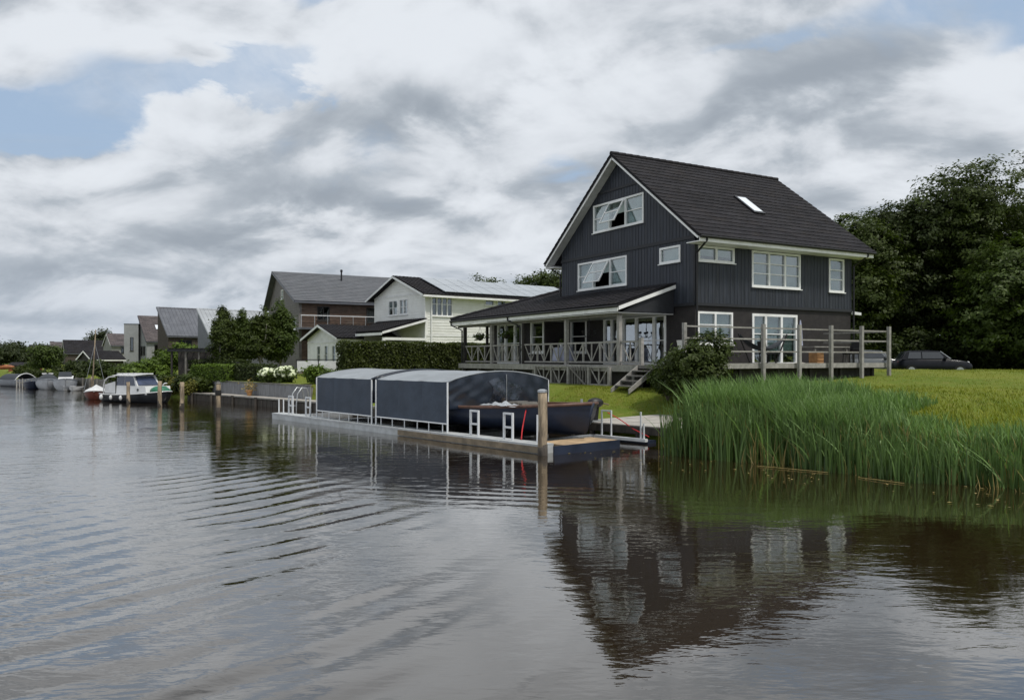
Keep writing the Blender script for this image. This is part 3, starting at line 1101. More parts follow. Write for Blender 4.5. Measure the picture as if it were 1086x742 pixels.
    for i in range(20):
        f0, f1 = i / 20, (i + 1.25) / 20
        pa, pb = Vector((vx, yl, vz + .03)), Vector((xr, 9.78, zf(xr) + .03))
        hp.tube([pa.lerp(pb, f0), pa.lerp(pb, min(f1, 1)) + Vector((0, 0, .02))], .09, 8)
    hp.build('hip_caps', MAT['tile_dark'], VR)
    MB().box(vx + .02, vx + .055, yr + .04, yl - .05, vz - .30, vz - .125).build('fascia', MAT['paint_white'], VR)
    MB().prism([(vx + .06, yr, vz - .10), (-.06, yr, zf(-.06) - .10), (-.06, yr, zf(-.06) - .25), (vx + .06, yr, vz - .25)], (0, .03, 0)).build('verge_board', MAT['paint_white'], VR)
    MB().prism([(vx + .30, yr + .1, vz - .30), (-.08, yr + .1, zf(-.06) - .12), (-.08, yr + .1, vz - .30)], (0, .04, 0)).build('gable_infill', MAT['clad_belt'], VR)
    MB().box(vx + .06, -.06, yr + .15, 8.95, vz - .36, vz - .32).build('ceiling', MAT['soffit'], VR)
    MB().box(vx + .06, -1.53, 8.95, yl - .06, vz - .36, vz - .32).build('ceiling', MAT['soffit'], VR)
    MB().box(-1.53, 7.5, 14.85, yl - .06, vz - .36, vz - .32).build('ceiling', MAT['soffit'], VR)
    MB().tube([(vx - .03, yr - .02, vz - .1), (vx - .03, yl + .03, vz - .1)], .055, 8).build('gutter', MAT['black_plastic'], VR)
    for y, py in ((yl - .1, 15.52), (9.9, 9.14)):
        MB().tube([(vx - .03, y, vz - .15), (vx - .03, y, vz - .3), (-2.83, py, vz - .62), (-2.83, py, 2.0)], .042, 8).build('downpipe', MAT['black_plastic'], VR)
    for i, y in enumerate((1.45, 5.27, 9.0, 12.24, 15.4)):
        m_ = MAT['wood_dark'] if i in (2, 4) else MAT['wood_pale']
        MB().box(-2.78, -2.62, y - .08, y + .08, 2.06, vz - .47).build('veranda_post', m_, H)
    MB().box(-1.62, -1.50, 14.86, 15.0, 2.06, vz - .37).build('veranda_post', MAT['wood_dark'], H)
    MB().box(-2.77, -2.63, yr + .3, yl - .3, vz - .47, vz - .365).build('veranda_beam', MAT['wood_grey'], H)

    # ---------------- veranda deck with its balustrade
    dk = MB()
    dk.box(-2.93, -.02, .0, 8.98, 1.93, 2.05)
    dk.box(-2.93, -1.53, 8.98, 15.65, 1.93, 2.05)
    dk.box(-1.53, 2.0, 14.85, 15.65, 1.93, 2.05)
    D = dk.build('veranda_deck', MAT['wood_grey'], H)
    MB().box(-2.97, -2.935, -.02, 15.68, 1.80, 2.06).build('rim_beam', MAT['wood_pale'], D)
    for i in range(9):
        y = .3 + i * 1.88
        MB().box(-2.86, -2.70, y, y + .15, .9, 1.92).build('deck_pier', MAT['wood_grey'], D)
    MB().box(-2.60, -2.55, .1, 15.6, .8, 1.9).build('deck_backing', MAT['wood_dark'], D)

    def vee_panel(parent, x, ya, yb, z0, z1, mods, w=.05, mt='wood_pale'):
        """stiles and rails with a V and a middle upright in each module"""
        m_ = MAT[mt]
        MB().box(x - .035, x + .035, ya, yb, z1 - .05, z1 + .02).build('top_rail', m_, parent)
        MB().box(x - .025, x + .025, ya, yb, z0, z0 + .07).build('bottom_rail', m_, parent)
        st = (yb - ya) / mods
        for i in range(mods):
            y0, y1 = ya + i * st, ya + (i + 1) * st
            yc = (y0 + y1) / 2
            MB().box(x - .022, x + .022, yc - w / 2, yc + w / 2, z0 + .07, z1 - .05).build('baluster', m_, parent)
            if i: MB().box(x - .03, x + .03, y0 - .045, y0 + .045, z0 + .07, z1 - .05).build('stile', m_, parent)
            for a in (y0 + .06, y1 - .06):
                MB().beam((x + .002, a, z1 - .06), (x + .002, yc + (.03 if a > yc else -.03), z0 + .08), w * .9, .03, (1, 0, 0)).build('brace', m_, parent)
    posts = [.06, 1.45, 5.27, 9.0, 12.24, 15.4]
    for a, b in zip(posts, posts[1:]):
        md = max(1, round((b - a) / 1.27))
        vee_panel(D, -2.70, a + .08, b - .08, 2.13, 3.0, md)
    MB().box(-2.77, -2.63, -.01, .13, 2.06, 3.12).build('newel_post', MAT['wood_pale'], D)
    vee_panel(D, -3.03, 4.74, 7.3, 1.16, 1.98, 2, .05)
    vee_panel(D, -3.03, 1.72, 3.05, 1.20, 1.98, 1, .06)
    for y in (1.66, 3.09, 4.62, 7.36):
        MB().box(-3.09, -2.975, y - .07, y + .07, 1.0, 1.97).build('skirt_post', MAT['wood_pale'], D)
    for i in range(6):
        y = 3.3 + i * .2
        MB().box(-3.05, -3.01, y, y + .055, 1.1, 1.97).build('skirt_slat', MAT['wood_grey'], D)
    MB().beam((-3.075, 4.5, 1.95), (-3.075, 3.2, 1.15), .06, .035, (1, 0, 0)).build('brace', MAT['wood_grey'], D)
    # steps
    for i in range(4):
        x = -2.98 - .27 * (i + 1)
        z = 2.05 - .185 * (i + 1)
        MB().box(x, x + .28, -1.06, -.04, z - .045, z).build('step', MAT['wood_grey'], D)
    for y in (-1.10, -.04):
        MB().prism([(-2.97, y, 2.04), (-4.22, y, 1.18), (-4.22, y, 1.02), (-2.97, y, 1.80)], (0, .05, 0)).build('stringer', MAT['wood_pale'], D)
    MB().box(-2.93, -.02, -1.12, -.03, 1.93, 2.05).build('landing', MAT['wood_grey'], D)

    # ---------------- open terrace with post and rail fence
    tz = 2.08
    MB().box(-3.55, 7.6, -3.15, -1.15, tz - .12, tz).build('terrace_deck', MAT['wood_grey'], H)
    T = MB().box(0.02, 7.6, -1.14, -.08, tz - .12, tz).build('terrace_deck', MAT['wood_grey'], H)
    MB().box(-3.6, 7.62, -3.22, -3.16, tz - .13, tz + .06).build('rim_beam', MAT['wood_pale'], T)
    for x in (-3.6, .23, 2.16, 3.97, 5.82, 7.56):
        dx = .062
        MB().prism([(x - dx, -3.31, 1.3), (x + dx, -3.31, 1.3), (x + dx, -3.31, 3.58 + .008 * x), (x - dx, -3.31, 3.58 + .008 * x)], (0, -.12, 0)).build('terrace_post', MAT['wood_pale'], T)
    for z in (3.44, 3.03, 2.57):
        MB().box(-3.6, 7.56, -3.308, -3.27, z - .026, z + .026).build('terrace_rail', MAT['wood_pale'], T)
        MB().box(7.58, 7.63, -3.2, -.1, z - .035, z + .035).build('terrace_rail', MAT['wood_pale'], T)
    for x in (-2.8, -.6, 1.4, 3.2, 5.0, 7.0):
        MB().box(x, x + .12, -3.0, -2.88, 1.2, tz - .13).build('deck_pier', MAT['wood_dark'], T)
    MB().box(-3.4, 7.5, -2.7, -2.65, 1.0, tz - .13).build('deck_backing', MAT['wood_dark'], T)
    return H


black_house()


# ------------------------------------------------------------------ things on the veranda and the terrace
def on_house(name, label, cat, x, y, z, group=None, rz=0.0):
    return thing(name, label, cat, hw(x, y, z), HA + rz, group)


def chair(name, label, x, y, z, rz, m, group):
    t = on_house(name, label, 'chair', x, y, z, group, rz)
    MB().box(-.24, .24, -.23, .23, .42, .47).build('seat', m, t)
    MB().prism([(-.23, .22, .48), (.23, .22, .48), (.22, .32, .92), (-.22, .32, .92)], (0, .03, .005)).build('backrest', m, t)
    for sx in (-1, 1):
        for sy in (-1, 1):
            MB().tube([(sx * .21, sy * .20, .42), (sx * .23, sy * .23, 0)], .018, 6).build('leg', m, t)
        MB().box(sx * .25 - .02, sx * .25 + .02, -.22, .24, .64, .67).build('armrest', m, t)
    return t


chair('garden_chair', 'white garden chair nearest the veranda steps', -1.75, -1.5, 2.08, R(80), MAT['pot_white'], 'garden chairs on the terrace')
chair('garden_chair', 'white garden chair behind the top of the tall green bush', -1.5, -2.4, 2.08, R(-100), MAT['pot_white'], 'garden chairs on the terrace')
chair('garden_chair', 'dark garden chair under the terrace table, left end', 2.7, -1.3, 2.08, R(90), MAT['black_plastic'], 'garden chairs on the terrace')
chair('garden_chair', 'dark garden chair by the long white table on the terrace', 6.7, -2.2, 2.08, R(-90), MAT['black_plastic'], 'garden chairs on the terrace')

t = on_house('round_table', 'round veranda table under a lilac cloth', 'table', -2.15, 6.4, 2.05)
MB().lathe([(.40, .72), (.42, .74), (.42, .76), (.40, .77)], 18).build('tabletop', MAT['wood_grey'], t)
MB().lathe([(.20, 0), (.05, .04), (.04, .70)], 10).build('pedestal', MAT['wood_dark'], t)
t = on_house('tablecloth', 'lilac cloth hanging over the round veranda table', 'tablecloth', -2.15, 6.4, 2.05)
cl = MB()
cl.grid(lambda u, v: ((.45 + (.05 * math.sin(u * 2 * math.pi * 9) + .03) * v) * math.cos(u * 2 * math.pi), (.45 + (.05 * math.sin(u * 2 * math.pi * 9) + .03) * v) * math.sin(u * 2 * math.pi), .78 - .62 * v), 72, 5)
cl.lathe([(.452, .775), (.452, .782)], 36)
cl.build('cloth', MAT['cloth_lilac'], t, True)
t = on_house('flower_pot', 'small white pot on the lilac tablecloth', 'pot', -2.15, 6.5, 2.833)
MB().lathe([(.07, 0), (.10, .16), (.11, .17), (.10, .18)], 12).build('pot', MAT['pot_white'], t)
rs = np.random.RandomState(5)
link('leaves', leaf_cards('leaves', rs.normal(size=(60, 3)) * .06 + np.array([0, 0, .24]), unit(60, rs), .05, 'leaf_mid', rs), t)


def hanging_basket(label, x, y, ztop, drop, seed):
    t = on_house('hanging_basket', label, 'hanging basket', x, y, ztop - drop, 'hanging baskets under the veranda roof')
    MB().lathe([(.04, -.18), (.16, -.10), (.22, 0), (.21, .02)], 12).build('basket', MAT['wood_dark'], t)
    c = MB()
    for a in (0, 2.1, 4.2):
        c.tube([(.2 * math.cos(a), .2 * math.sin(a), .02), (0, 0, drop - .04)], .006, 4)
    c.build('chain', MAT['black_metal'], t)
    r = np.random.RandomState(seed)
    link('foliage', leaf_cards('foliage', r.normal(size=(160, 3)) * np.array([.19, .19, .08]) + np.array([0, 0, .05]), unit(160, r), .07, 'leaf_mid', r), t)


hanging_basket('hanging plant basket in the leftmost veranda bay', -2.55, 13.9, 4.08, .62, 1)
hanging_basket('hanging plant basket in front of the wing french door', -2.55, 11.0, 4.08, .58, 2)

t = on_house('chandelier', 'dark iron chandelier hanging from the veranda ceiling', 'chandelier', -1.6, 5.1, 3.45)
MB().tube([(0, 0, .70), (0, 0, -.12)], .015, 6).build('stem', MAT['black_metal'], t)
for i in range(6):
    a = i * math.pi / 3
    c, s = math.cos(a), math.sin(a)
    MB().tube([(0, 0, -.08), (.15 * c, .15 * s, -.16), (.30 * c, .30 * s, -.06), (.32 * c, .32 * s, .03)], .012, 5).build('arm', MAT['black_metal'], t)
    MB().lathe([(.03, 0), (.05, .05), (.04, .10)], 8, (.32 * c, .32 * s, .03)).build('candle_cup', MAT['black_metal'], t)

t = on_house('dining_table', 'long pale slatted table behind the terrace rails', 'table', 5.6, -1.7, 2.08)
for i in range(6):
    MB().box(-1.1, 1.1, -.45 + i * .15, -.31 + i * .15, .70, .735).build('slat', MAT['wood_pale'], t)
for sx in (-1, 1):
    for sy in (-1, 1):
        MB().box(sx * .98 - .04, sx * .98 + .04, sy * .36 - .04, sy * .36 + .04, 0, .70).build('leg', MAT['wood_grey'], t)
t = on_house('parasol', 'closed grey parasol in front of the french doors', 'parasol', 3.6, -2.2, 2.08)
MB().lathe([(.24, 0), (.24, .05), (.05, .09)], 14).build('foot', MAT['concrete'], t)
MB().tube([(0, 0, .05), (0, 0, 1.75)], .02, 8).build('pole', MAT['galv'], t)
MB().lathe([(.10, .75), (.085, 1.0), (.06, 1.5), (.02, 1.78)], 9).build('furled_canopy', MAT['cloth_lilac'], t)
t = on_house('wooden_crate', 'tan wooden crate standing behind the terrace rails', 'crate', 4.05, -2.6, 2.08)
for i in range(4):
    MB().box(-.2, .2, -.2, -.18, .02 + i * .13, .13 + i * .13).build('slat', MAT['box_tan'], t)
    MB().box(-.2, .2, .18, .2, .02 + i * .13, .13 + i * .13).build('slat', MAT['box_tan'], t)
for sx in (-1, 1):
    MB().box(sx * .19 - .01, sx * .19 + .01, -.178, .178, .0, .53).build('side_panel', MAT['box_tan'], t)
t = on_house('hammock', 'dark hammock slung low behind the terrace rails', 'hammock', 1.7, -2.0, 2.08)
MB().grid(lambda u, v: (-1.3 + 2.6 * u, (v - .5) * .7 * math.sin(math.pi * min(max(u, .06), .94)), .62 + .55 * (2 * u - 1) ** 2 - .08 * math.sin(math.pi * v)), 14, 6).build('sling', MAT['tarp_dark'], t, True)
for sx in (-1, 1):
    MB().tube([(sx * .7, 0, .04), (sx * 1.35, 0, 1.2)], .03, 8).build('stand_arm', MAT['black_metal'], t)
    MB().tube([(sx * .8, -.45, .03), (sx * .8, .45, .03)], .03, 8).build('stand_foot', MAT['black_metal'], t)
MB().tube([(-.8, 0, .04), (.8, 0, .04)], .03, 8).build('stand_bar', MAT['black_metal'], t)
# ------------------------------------------------------------------ neighbours
def gable_house(name, label, loc, rz, L, W, z0, eav, apx, wallm, roofm, ridge=None, oh=.4, fo=.4, gable_holes=(), long_holes=(), tiles=None, verge='paint_white', gwall=None, fascia='paint_white', lwall=None, mono=False):
    """ridge along local x; gable wall at x=0 (faces -x), long wall at y=0 (faces -y)"""
    H = thing(name, label, 'house', loc, rz)
    yr = W / 2 if ridge is None else ridge
    r1, r2 = (apx - eav) / yr, (apx - eav) / max(W - yr, .1)
    k1, k2 = min(oh, yr), oh
    GP = Plane((0, 0, 0), (0, 1, 0), (-1, 0, 0))
    LP = Plane((.2, 0, 0), (1, 0, 0), (0, -1, 0))
    gw, lw = MAT[gwall or wallm], MAT[lwall or wallm]
    d = .12
    gt = [(0, eav - d), (yr, apx - d), (W, eav - d)] if not mono else [(0, eav - d), (W, apx - d)]
    gb = [(.21, eav - d), (yr, apx - d), (W - .21, eav - d)] if not mono else [(.21, eav - d), (W - .21, apx - d - .1)]
    wall(H, 'gable_wall', GP, z0, gt, gable_holes, .2, gw)
    wall(H, 'wall', LP, z0, [(0, eav - d), (L - .2, eav - d)], long_holes, .2, lw)
    wall(H, 'gable_wall', Plane((L, 0, 0), (0, 1, 0), (1, 0, 0)), z0, gb, [], .2, gw)
    wall(H, 'wall', Plane((.2, W, 0), (1, 0, 0), (0, 1, 0)), z0, [(0, (apx if mono else eav) - d), (L - .2, (apx if mono else eav) - d)], [], .2, lw)
    MB().box(.25, L - .25, .25, W - .25, (z0 + eav) / 2 - .1, (z0 + eav) / 2).build('floor', MAT['interior'], H)
    mb = MB()
    n1 = Vector((0, -(apx - eav), yr)).normalized()
    n2 = Vector((0, (apx - eav), W - yr)).normalized()
    x0, x1 = -fo, L + fo
    ea, eb = eav - oh * r1, eav - oh * r2
    slab(mb, [(x0, -oh, ea), (x1, -oh, ea), (x1, yr, apx), (x0, yr, apx)], n1, .11)
    if not mono: slab(mb, [(x1, W + oh, eb), (x0, W + oh, eb), (x0, yr, apx), (x1, yr, apx)], n2, .11)
    rf = mb.build('roof', MAT[roofm], H)
    if tiles:
        ex, per, amp = tiles
        sl1 = math.hypot(yr + oh, apx - ea)
        courses(rf, 'tile_course', (0, -oh - .03, ea - .02), (1, 0, 0), Vector((0, yr + oh, apx - ea)), n1, lambda r: x0 - .02, lambda r: x1 + .02, sl1 + .02, ex, per, amp, MAT[roofm])
    else:                                   # standing seams
        s = MB()
        x = x0 + .3
        while x < x1:
            s.prism([Vector((x, -oh, ea)) + n1 * .002, Vector((x, yr - .02, apx)) + n1 * .002, Vector((x, yr - .02, apx)) + n1 * .022, Vector((x, -oh, ea)) + n1 * .022], (.03, 0, 0))
            x += .45
        tag(s.build('standing_seams', MAT[roofm], rf), kind='stuff')
    if verge:
        for (ya, za, yb, zb, nn) in ((-oh, ea, yr, apx, n1), (W + oh, eb, yr, apx, n2))[:1 if mono else 2]:
            a, b = Vector((x0 - .032, ya, za)), Vector((x0 - .032, yb, zb))
            MB().prism([a - nn * .03, b - nn * .03, b - nn * .17, a - nn * .17], (.03, 0, 0)).build('verge_board', MAT[verge], rf)
    if fascia:
        MB().box(x0 + .01, x1, -oh - .036, -oh - .005, ea - .20, ea - .06).build('fascia', MAT[fascia], rf)
        MB().box(x0 + .02, x1 - .02, -oh + .01, -.02, ea - .20, ea - .17).build('soffit', MAT[fascia], rf)
    return H, rf, GP, LP, n1


def white_house():
    loc = (-5.91, 54.0, 0)
    gh = [(2.36, 3.51, 5.45, 6.54), (3.79, 5.19, 5.45, 6.54)]
    lh = [(.28, 2.0, 5.25, 6.6), (4.77, 5.6, 6.15, 6.6), (5.85, 6.7, 6.15, 6.6), (.6, 2.2, 1.6, 3.4), (4.6, 6.6, 1.6, 3.4)]
    H, rf, GP, LP, n1 = gable_house('white_house', 'white boarded house with solar panels and low porch wing', loc, R(37.4), 14.6, 7.4, 1.0, 6.9, 8.26, 'paint_cream', 'tile_dark',
                                    oh=.55, fo=.5, gable_holes=gh, long_holes=lh, tiles=(.36, .30, .05))
    for h in gh: window(H, GP, *h, ((h[0] + h[1]) / 2,), (.5,), fr=.07, blind='curtain', drop=.3)
    window(H, LP, *lh[0], (.72, 1.14, 1.57), (.62,), fr=.07, sill=True)
    for h in lh[1:3]: window(H, LP, *h, (), (), fr=.07)
    for h in lh[3:]: window(H, LP, *h, ((h[0] + h[1]) / 2,), (), fr=.08)
    mb = MB()
    obox(mb, GP, 0, 7.4, .002, .03, 6.78, 6.92)
    mb.build('trim_board', MAT['paint_white'], H)
    mb = MB()
    obox(mb, LP, -.2, 14.4, .002, .03, 3.85, 4.0)
    mb.build('trim_board', MAT['paint_white'], H)
    # lap boards
    for pl, top, holes in ((GP, [(0, 6.78), (3.7, 8.14), (7.4, 6.78)], gh), (LP, [(0, 6.7), (14.3, 6.7)], lh)):
        mb = MB()
        z = 1.2
        while z < 8.0:
            if abs(z - 3.9) > .14 and abs(z - 6.85) > .10:
                xs = sorted({top[0][0]} | {h[i] for h in holes for i in (0, 1)} | {top[-1][0]})
                for a0, a1 in zip(xs, xs[1:]):
                    m_ = (a0 + a1) / 2
                    if any(h[0] < m_ < h[1] and h[2] - .08 < z < h[3] + .08 for h in holes): continue
                    if z > 6.8:
                        w_ = (8.1 - z) / (8.14 - 6.78) * 3.7
                        a0, a1 = max(a0, 3.7 - w_), min(a1, 3.7 + w_)
                        if a1 - a0 < .05: continue
                    if z + .02 > max(t_[1] for t_ in top): continue
                    obox(mb, pl, a0 + .002, a1 - .002, .001, .018, z - .012, z + .012)
            z += .19
        tag(mb.build('lap_boards', MAT['paint_cream'], H), kind='stuff')
    MB().box(-.05, .05, -.05, .05, 1.0, 6.7).build('corner_board', MAT['paint_white'], H)
    MB().tube([(.45, -.08, 6.6), (.45, -.08, 1.1)], .05, 8).build('downpipe', MAT['paint_white'], H)
    # solar panels, two rows
    y0, r1 = -.4, (8.26 - 6.9) / 3.7
    up = Vector((0, 1, r1)).normalized()
    for i in range(12):
        for j in range(2):
            a = Vector((1.4 + i * 1.06, y0 + .12, 6.9 + (y0 + .12) * r1)) + up * (j * 1.82) + n1 * .13
            p = MB().prism([a, a + Vector((1.02, 0, 0)), a + Vector((1.02, 0, 0)) + up * 1.78, a + up * 1.78], n1 * .04)
            p.build('solar_panel', MAT['solar'], rf)
    mb = MB()
    for j in range(2):
        for f in (.3, 1.4):
            a = Vector((1.4, y0 + .12, 6.9 + (y0 + .12) * r1)) + up * (j * 1.82 + f)
            mb.beam(a + n1 * .10, a + n1 * .10 + Vector((12.7, 0, 0)), .04, .06)
    mb.build('mounting_rails', MAT['galv'], rf)
    # porch roof along the gable
    k = .27
    vr = MB()
    nn = Vector((-k, 0, 1)).normalized()
    zf = lambda x: 4.15 + (x + 3.42) * k
    slab(vr, [(-3.42, -.25, zf(-3.42)), (-3.42, 3.6, zf(-3.42)), (-.02, 6.6, zf(-.02)), (-.02, -.25, zf(-.02))], nn, .10)
    PR = vr.build('porch_roof', MAT['tile_dark'], H)
    courses(PR, 'tile_course', (-3.45, 0, 4.15), (0, 1, 0), (1, 0, k), nn, lambda r: -.27, lambda r: 3.6 + r * .88, 3.45 * math.sqrt(1 + k * k), .36, .3, .04, MAT['tile_dark'])
    MB().box(-3.46, -3.425, -.22, 3.6, 3.86, 4.03).build('fascia', MAT['paint_white'], PR)
    MB().prism([(-3.42, -.28, zf(-3.42) - .06), (-.02, -.28, zf(-.02) - .06), (-.02, -.28, zf(-.02) - .21), (-3.42, -.28, zf(-3.42) - .21)], (0, .028, 0)).build('verge_board', MAT['paint_white'], PR)
    MB().box(-3.3, -.02, -.1, .0, 3.55, 3.72).build('porch_beam', MAT['paint_white'], PR)
    for x in (-3.3, ):
        MB().box(x, x + .18, -.12, .06, 1.0, 3.54).build('porch_post', MAT['paint_white'], PR)
    MB().box(-2.9, -.03, 3.3, 3.5, 1.0, 3.9).build('porch_wall', MAT['plaster_grey'], H)
    # low garden wing with its own gable
    w = MB()
    yc, hw_, xg = 6.5, 2.8, -4.5
    ea, ap = 3.75, 4.75
    s = (ap - ea) / (hw_ + .35)
    for sg in (1, -1):
        n_ = Vector((0, sg * -s, 1)).normalized()
        slab(w, [(xg - .45, yc - sg * (hw_ + .35), ea), (-.02, yc - sg * (hw_ + .35), ea), (-.02, yc, ap), (xg - .45, yc, ap)], n_, .10)
    WR = w.build('wing_roof', MAT['tile_dark'], H)
    n_ = Vector((0, -s, 1)).normalized()
    courses(WR, 'tile_course', (0, yc - hw_ - .36, ea), (1, 0, 0), (0, 1, s), n_, lambda r: xg - .47, lambda r: -.03, (hw_ + .35) * math.sqrt(1 + s * s), .36, .3, .05, MAT['tile_dark'])
    for sg in (1, -1):
        n_ = Vector((0, sg * -s, 1)).normalized()
        a, b = Vector((xg - .482, yc - sg * (hw_ + .35), ea)), Vector((xg - .482, yc, ap))
        MB().prism([a - n_ * .03, b - n_ * .03, b - n_ * .18, a - n_ * .18], (.03, 0, 0)).build('verge_board', MAT['paint_white'], WR)
    WP = Plane((xg, yc - hw_, 0), (0, 1, 0), (-1, 0, 0))
    e2 = ea + .35 * s - .11
    hs = [(.75, 1.35, 1.4, 3.25), (2.0, 2.6, 1.4, 3.25), (3.3, 3.9, 1.4, 3.25)]
    wall(H, 'wing_wall', WP, 1.0, [(0, e2), (hw_, ap - .11), (2 * hw_, e2)], hs, .2, MAT['paint_white'])
    MB().box(xg + .2, -.02, yc - hw_, yc - hw_ + .2, 1.0, e2).build('wing_wall', MAT['paint_white'], H)
    MB().box(xg + .2, -.02, yc + hw_ - .2, yc + hw_, 1.0, e2).build('wing_wall', MAT['paint_white'], H)
    for h in hs: window(H, WP, *h, (), (.66,), fr=.06)
    mb = MB()
    obox(mb, WP, .03, 2 * hw_ - .03, .002, .04, 3.42, 3.52)
    mb.build('trim_board', MAT['paint_white'], H)


white_house()


def brown_house():
    lh = [(1.2, 2.2, 5.3, 6.4), (5.2, 7.2, 5.2, 6.4), (1.5, 3.0, 1.8, 3.8), (5, 7, 1.8, 3.8)]
    gh = [(.8, 1.5, 4.6, 5.5), (4.9, 5.6, 7.2, 8.0)]
    H, rf, GP, LP, n1 = gable_house('brown_house', 'brown timber house with long plain grey roof behind the white house', (-16.4, 61.0, 0), HA, 17.0, 10.0, 1.0, 6.95, 9.7, 'wood_brown', 'tile_grey',
                                    ridge=7.0, oh=.4, fo=.45, gable_holes=gh, long_holes=lh, tiles=(.42, .34, .006), verge='zinc', gwall='wood_wall_grey', fascia='zinc')
    for h in lh: window(H, LP, *h, ((h[0] + h[1]) / 2,), (), material='wood_dark', fr=.06)
    for h in gh: window(H, GP, *h, (), (), fr=.07, blind='curtain')
    # horizontal cladding boards
    for pl, a1, zt in ((LP, 16.8, 6.7), (GP, 10.0, 6.7)):
        mb = MB()
        hs = lh if pl is LP else gh
        z = 1.2
        while z < zt:
            xs = sorted({0, a1} | {h[i] for h in hs for i in (0, 1)})
            for p, q in zip(xs, xs[1:]):
                if any(h[0] < (p + q) / 2 < h[1] and h[2] - .07 < z < h[3] + .07 for h in hs): continue
                obox(mb, pl, p, q, .001, .025, z - .09, z + .05)
            z += .2
        tag(mb.build('cladding', MAT['wood_brown' if pl is LP else 'wood_wall_grey'], H), kind='stuff')
    b = MB()
    b.box(-.2, 9.0, -1.3, -.05, 4.55, 4.70)
    B = b.build('balcony', MAT['zinc'], H)
    MB().box(-.2, 9.0, -1.3, -1.25, 5.58, 5.64).build('handrail', MAT['metal_white'], B)
    for i in range(10):
        MB().box(-.18 + i * 1.01, -.14 + i * 1.01, -1.295, -1.255, 4.71, 5.57).build('baluster', MAT['galv'], B)
    MB().tube([(5.0, 5.2, 8.6), (5.0, 5.2, 9.75)], .07, 10).build('flue', MAT['black_metal'], rf)
    MB().lathe([(.11, 9.75), (.11, 9.92), (.05, 9.96)], 10, (5.0, 5.2, 0)).build('flue_cap', MAT['black_metal'], rf)


brown_house()


def modern(name, label, px, d, L, W, ridge, eav, apx, wallm, roofm, rz=41, tiles=None, verge=None, holes=(), gholes=(), **kw):
    H, rf, GP, LP, n1 = gable_house(name, label, (gx(px, d), d, 0), R(rz), L, W, 1.0, eav, apx, wallm, roofm, ridge=ridge, oh=.25, fo=.15, tiles=tiles, verge=verge, long_holes=holes, gable_holes=gholes, fascia='zinc', **kw)
    for h in holes: window(H, LP, *h, ((h[0] + h[1]) / 2,), (), material='wood_dark', glass='glass', fr=.06)
    for h in gholes: window(H, GP, *h, (), (), material='wood_dark', glass='glass', fr=.06)
    return H, rf, n1


modern('modern_house', 'dark zinc roofed modern house left of the garden trees', 178.5, 95, 6.0, 4.0, 4.0, 5.3, 8.75, 'brick_dark', 'zinc', holes=[(1.0, 2.6, 3.2, 4.6)], verge='zinc', mono=True)
modern('modern_house', 'pale roofed modern house half hidden by the garden trees', 223, 86, 8.0, 3.8, 3.8, 5.0, 8.0, 'zinc', 'zinc_light', verge='zinc_light', gwall='zinc', mono=True)
H, rf, n1 = modern('modern_house', 'brown tiled house with pale gable and white roof light', 155.5, 105, 4.5, 3.4, 3.4, 4.9, 8.2, 'plaster_light', 'tile_brown', tiles=(.4, .34, .03), verge='zinc', gholes=[(.6, 1.4, 2.8, 4.0), (1.7, 2.5, 2.8, 4.0)], holes=[(.8, 3.0, 2.6, 4.2)], mono=True)
up = Vector((0, 3.4, 3.3)).normalized()
a = Vector((1.6, 1.4, 4.9 + 1.4 * 3.3 / 3.4)) + n1 * .06
MB().prism([a, a + Vector((1.1, 0, 0)), a + Vector((1.1, 0, 0)) + up * .8, a + up * .8], n1 * .08).build('roof_window', MAT['skylight_glass'], rf)
modern('modern_house', 'small mauve roofed house between the pale tower and the mast', 118, 125, 6.0, 6.0, 3.0, 4.6, 6.4, 'plaster_grey', 'tile_brown', rz=38, tiles=(.45, .36, .03), verge='paint_white', holes=[(1.2, 2.6, 3.2, 4.2)])
H, rf, n1 = modern('modern_house', 'long low house with broad dark roof beyond the moored boats', 69, 140, 11.0, 7.0, 3.6, 3.5, 5.75, 'brick_dark', 'tile_dark', rz=33, tiles=(.45, .36, .03), verge='paint_white', holes=[(2, 4, 1.6, 3.0), (6, 8, 1.6, 3.0)])
up = Vector((0, 3.6, 2.25)).normalized()
a = Vector((6.6, 2.0, 3.5 + 2.0 * 2.25 / 3.6)) + n1 * .08
MB().prism([a, a + Vector((1.0, 0, 0)), a + Vector((1.0, 0, 0)) + up * 1.0, a + up * 1.0], n1 * .08).build('roof_window', MAT['skylight_glass'], rf)
modern('modern_house', 'farthest mauve roofed house left of the broad dark roof', 55, 172, 6.0, 7.0, 3.5, 4.0, 6.1, 'brick_dark', 'tile_brown', rz=33, tiles=(.5, .4, .03), verge='paint_white', holes=[(1.5, 3.5, 2, 3.3)])
H, rf, n1 = modern('modern_house', 'farthest grey roofed house with a square chimney', 32, 180, 9.0, 7.0, 3.5, 3.8, 5.6, 'brick_dark', 'tile_dark', rz=33, tiles=(.5, .4, .03), verge=None, holes=[(1.5, 3.5, 2, 3.3)])
MB().box(4.0, 4.9, 2.9, 3.7, 5.0, 6.4).build('chimney', MAT['brick_dark'], rf)
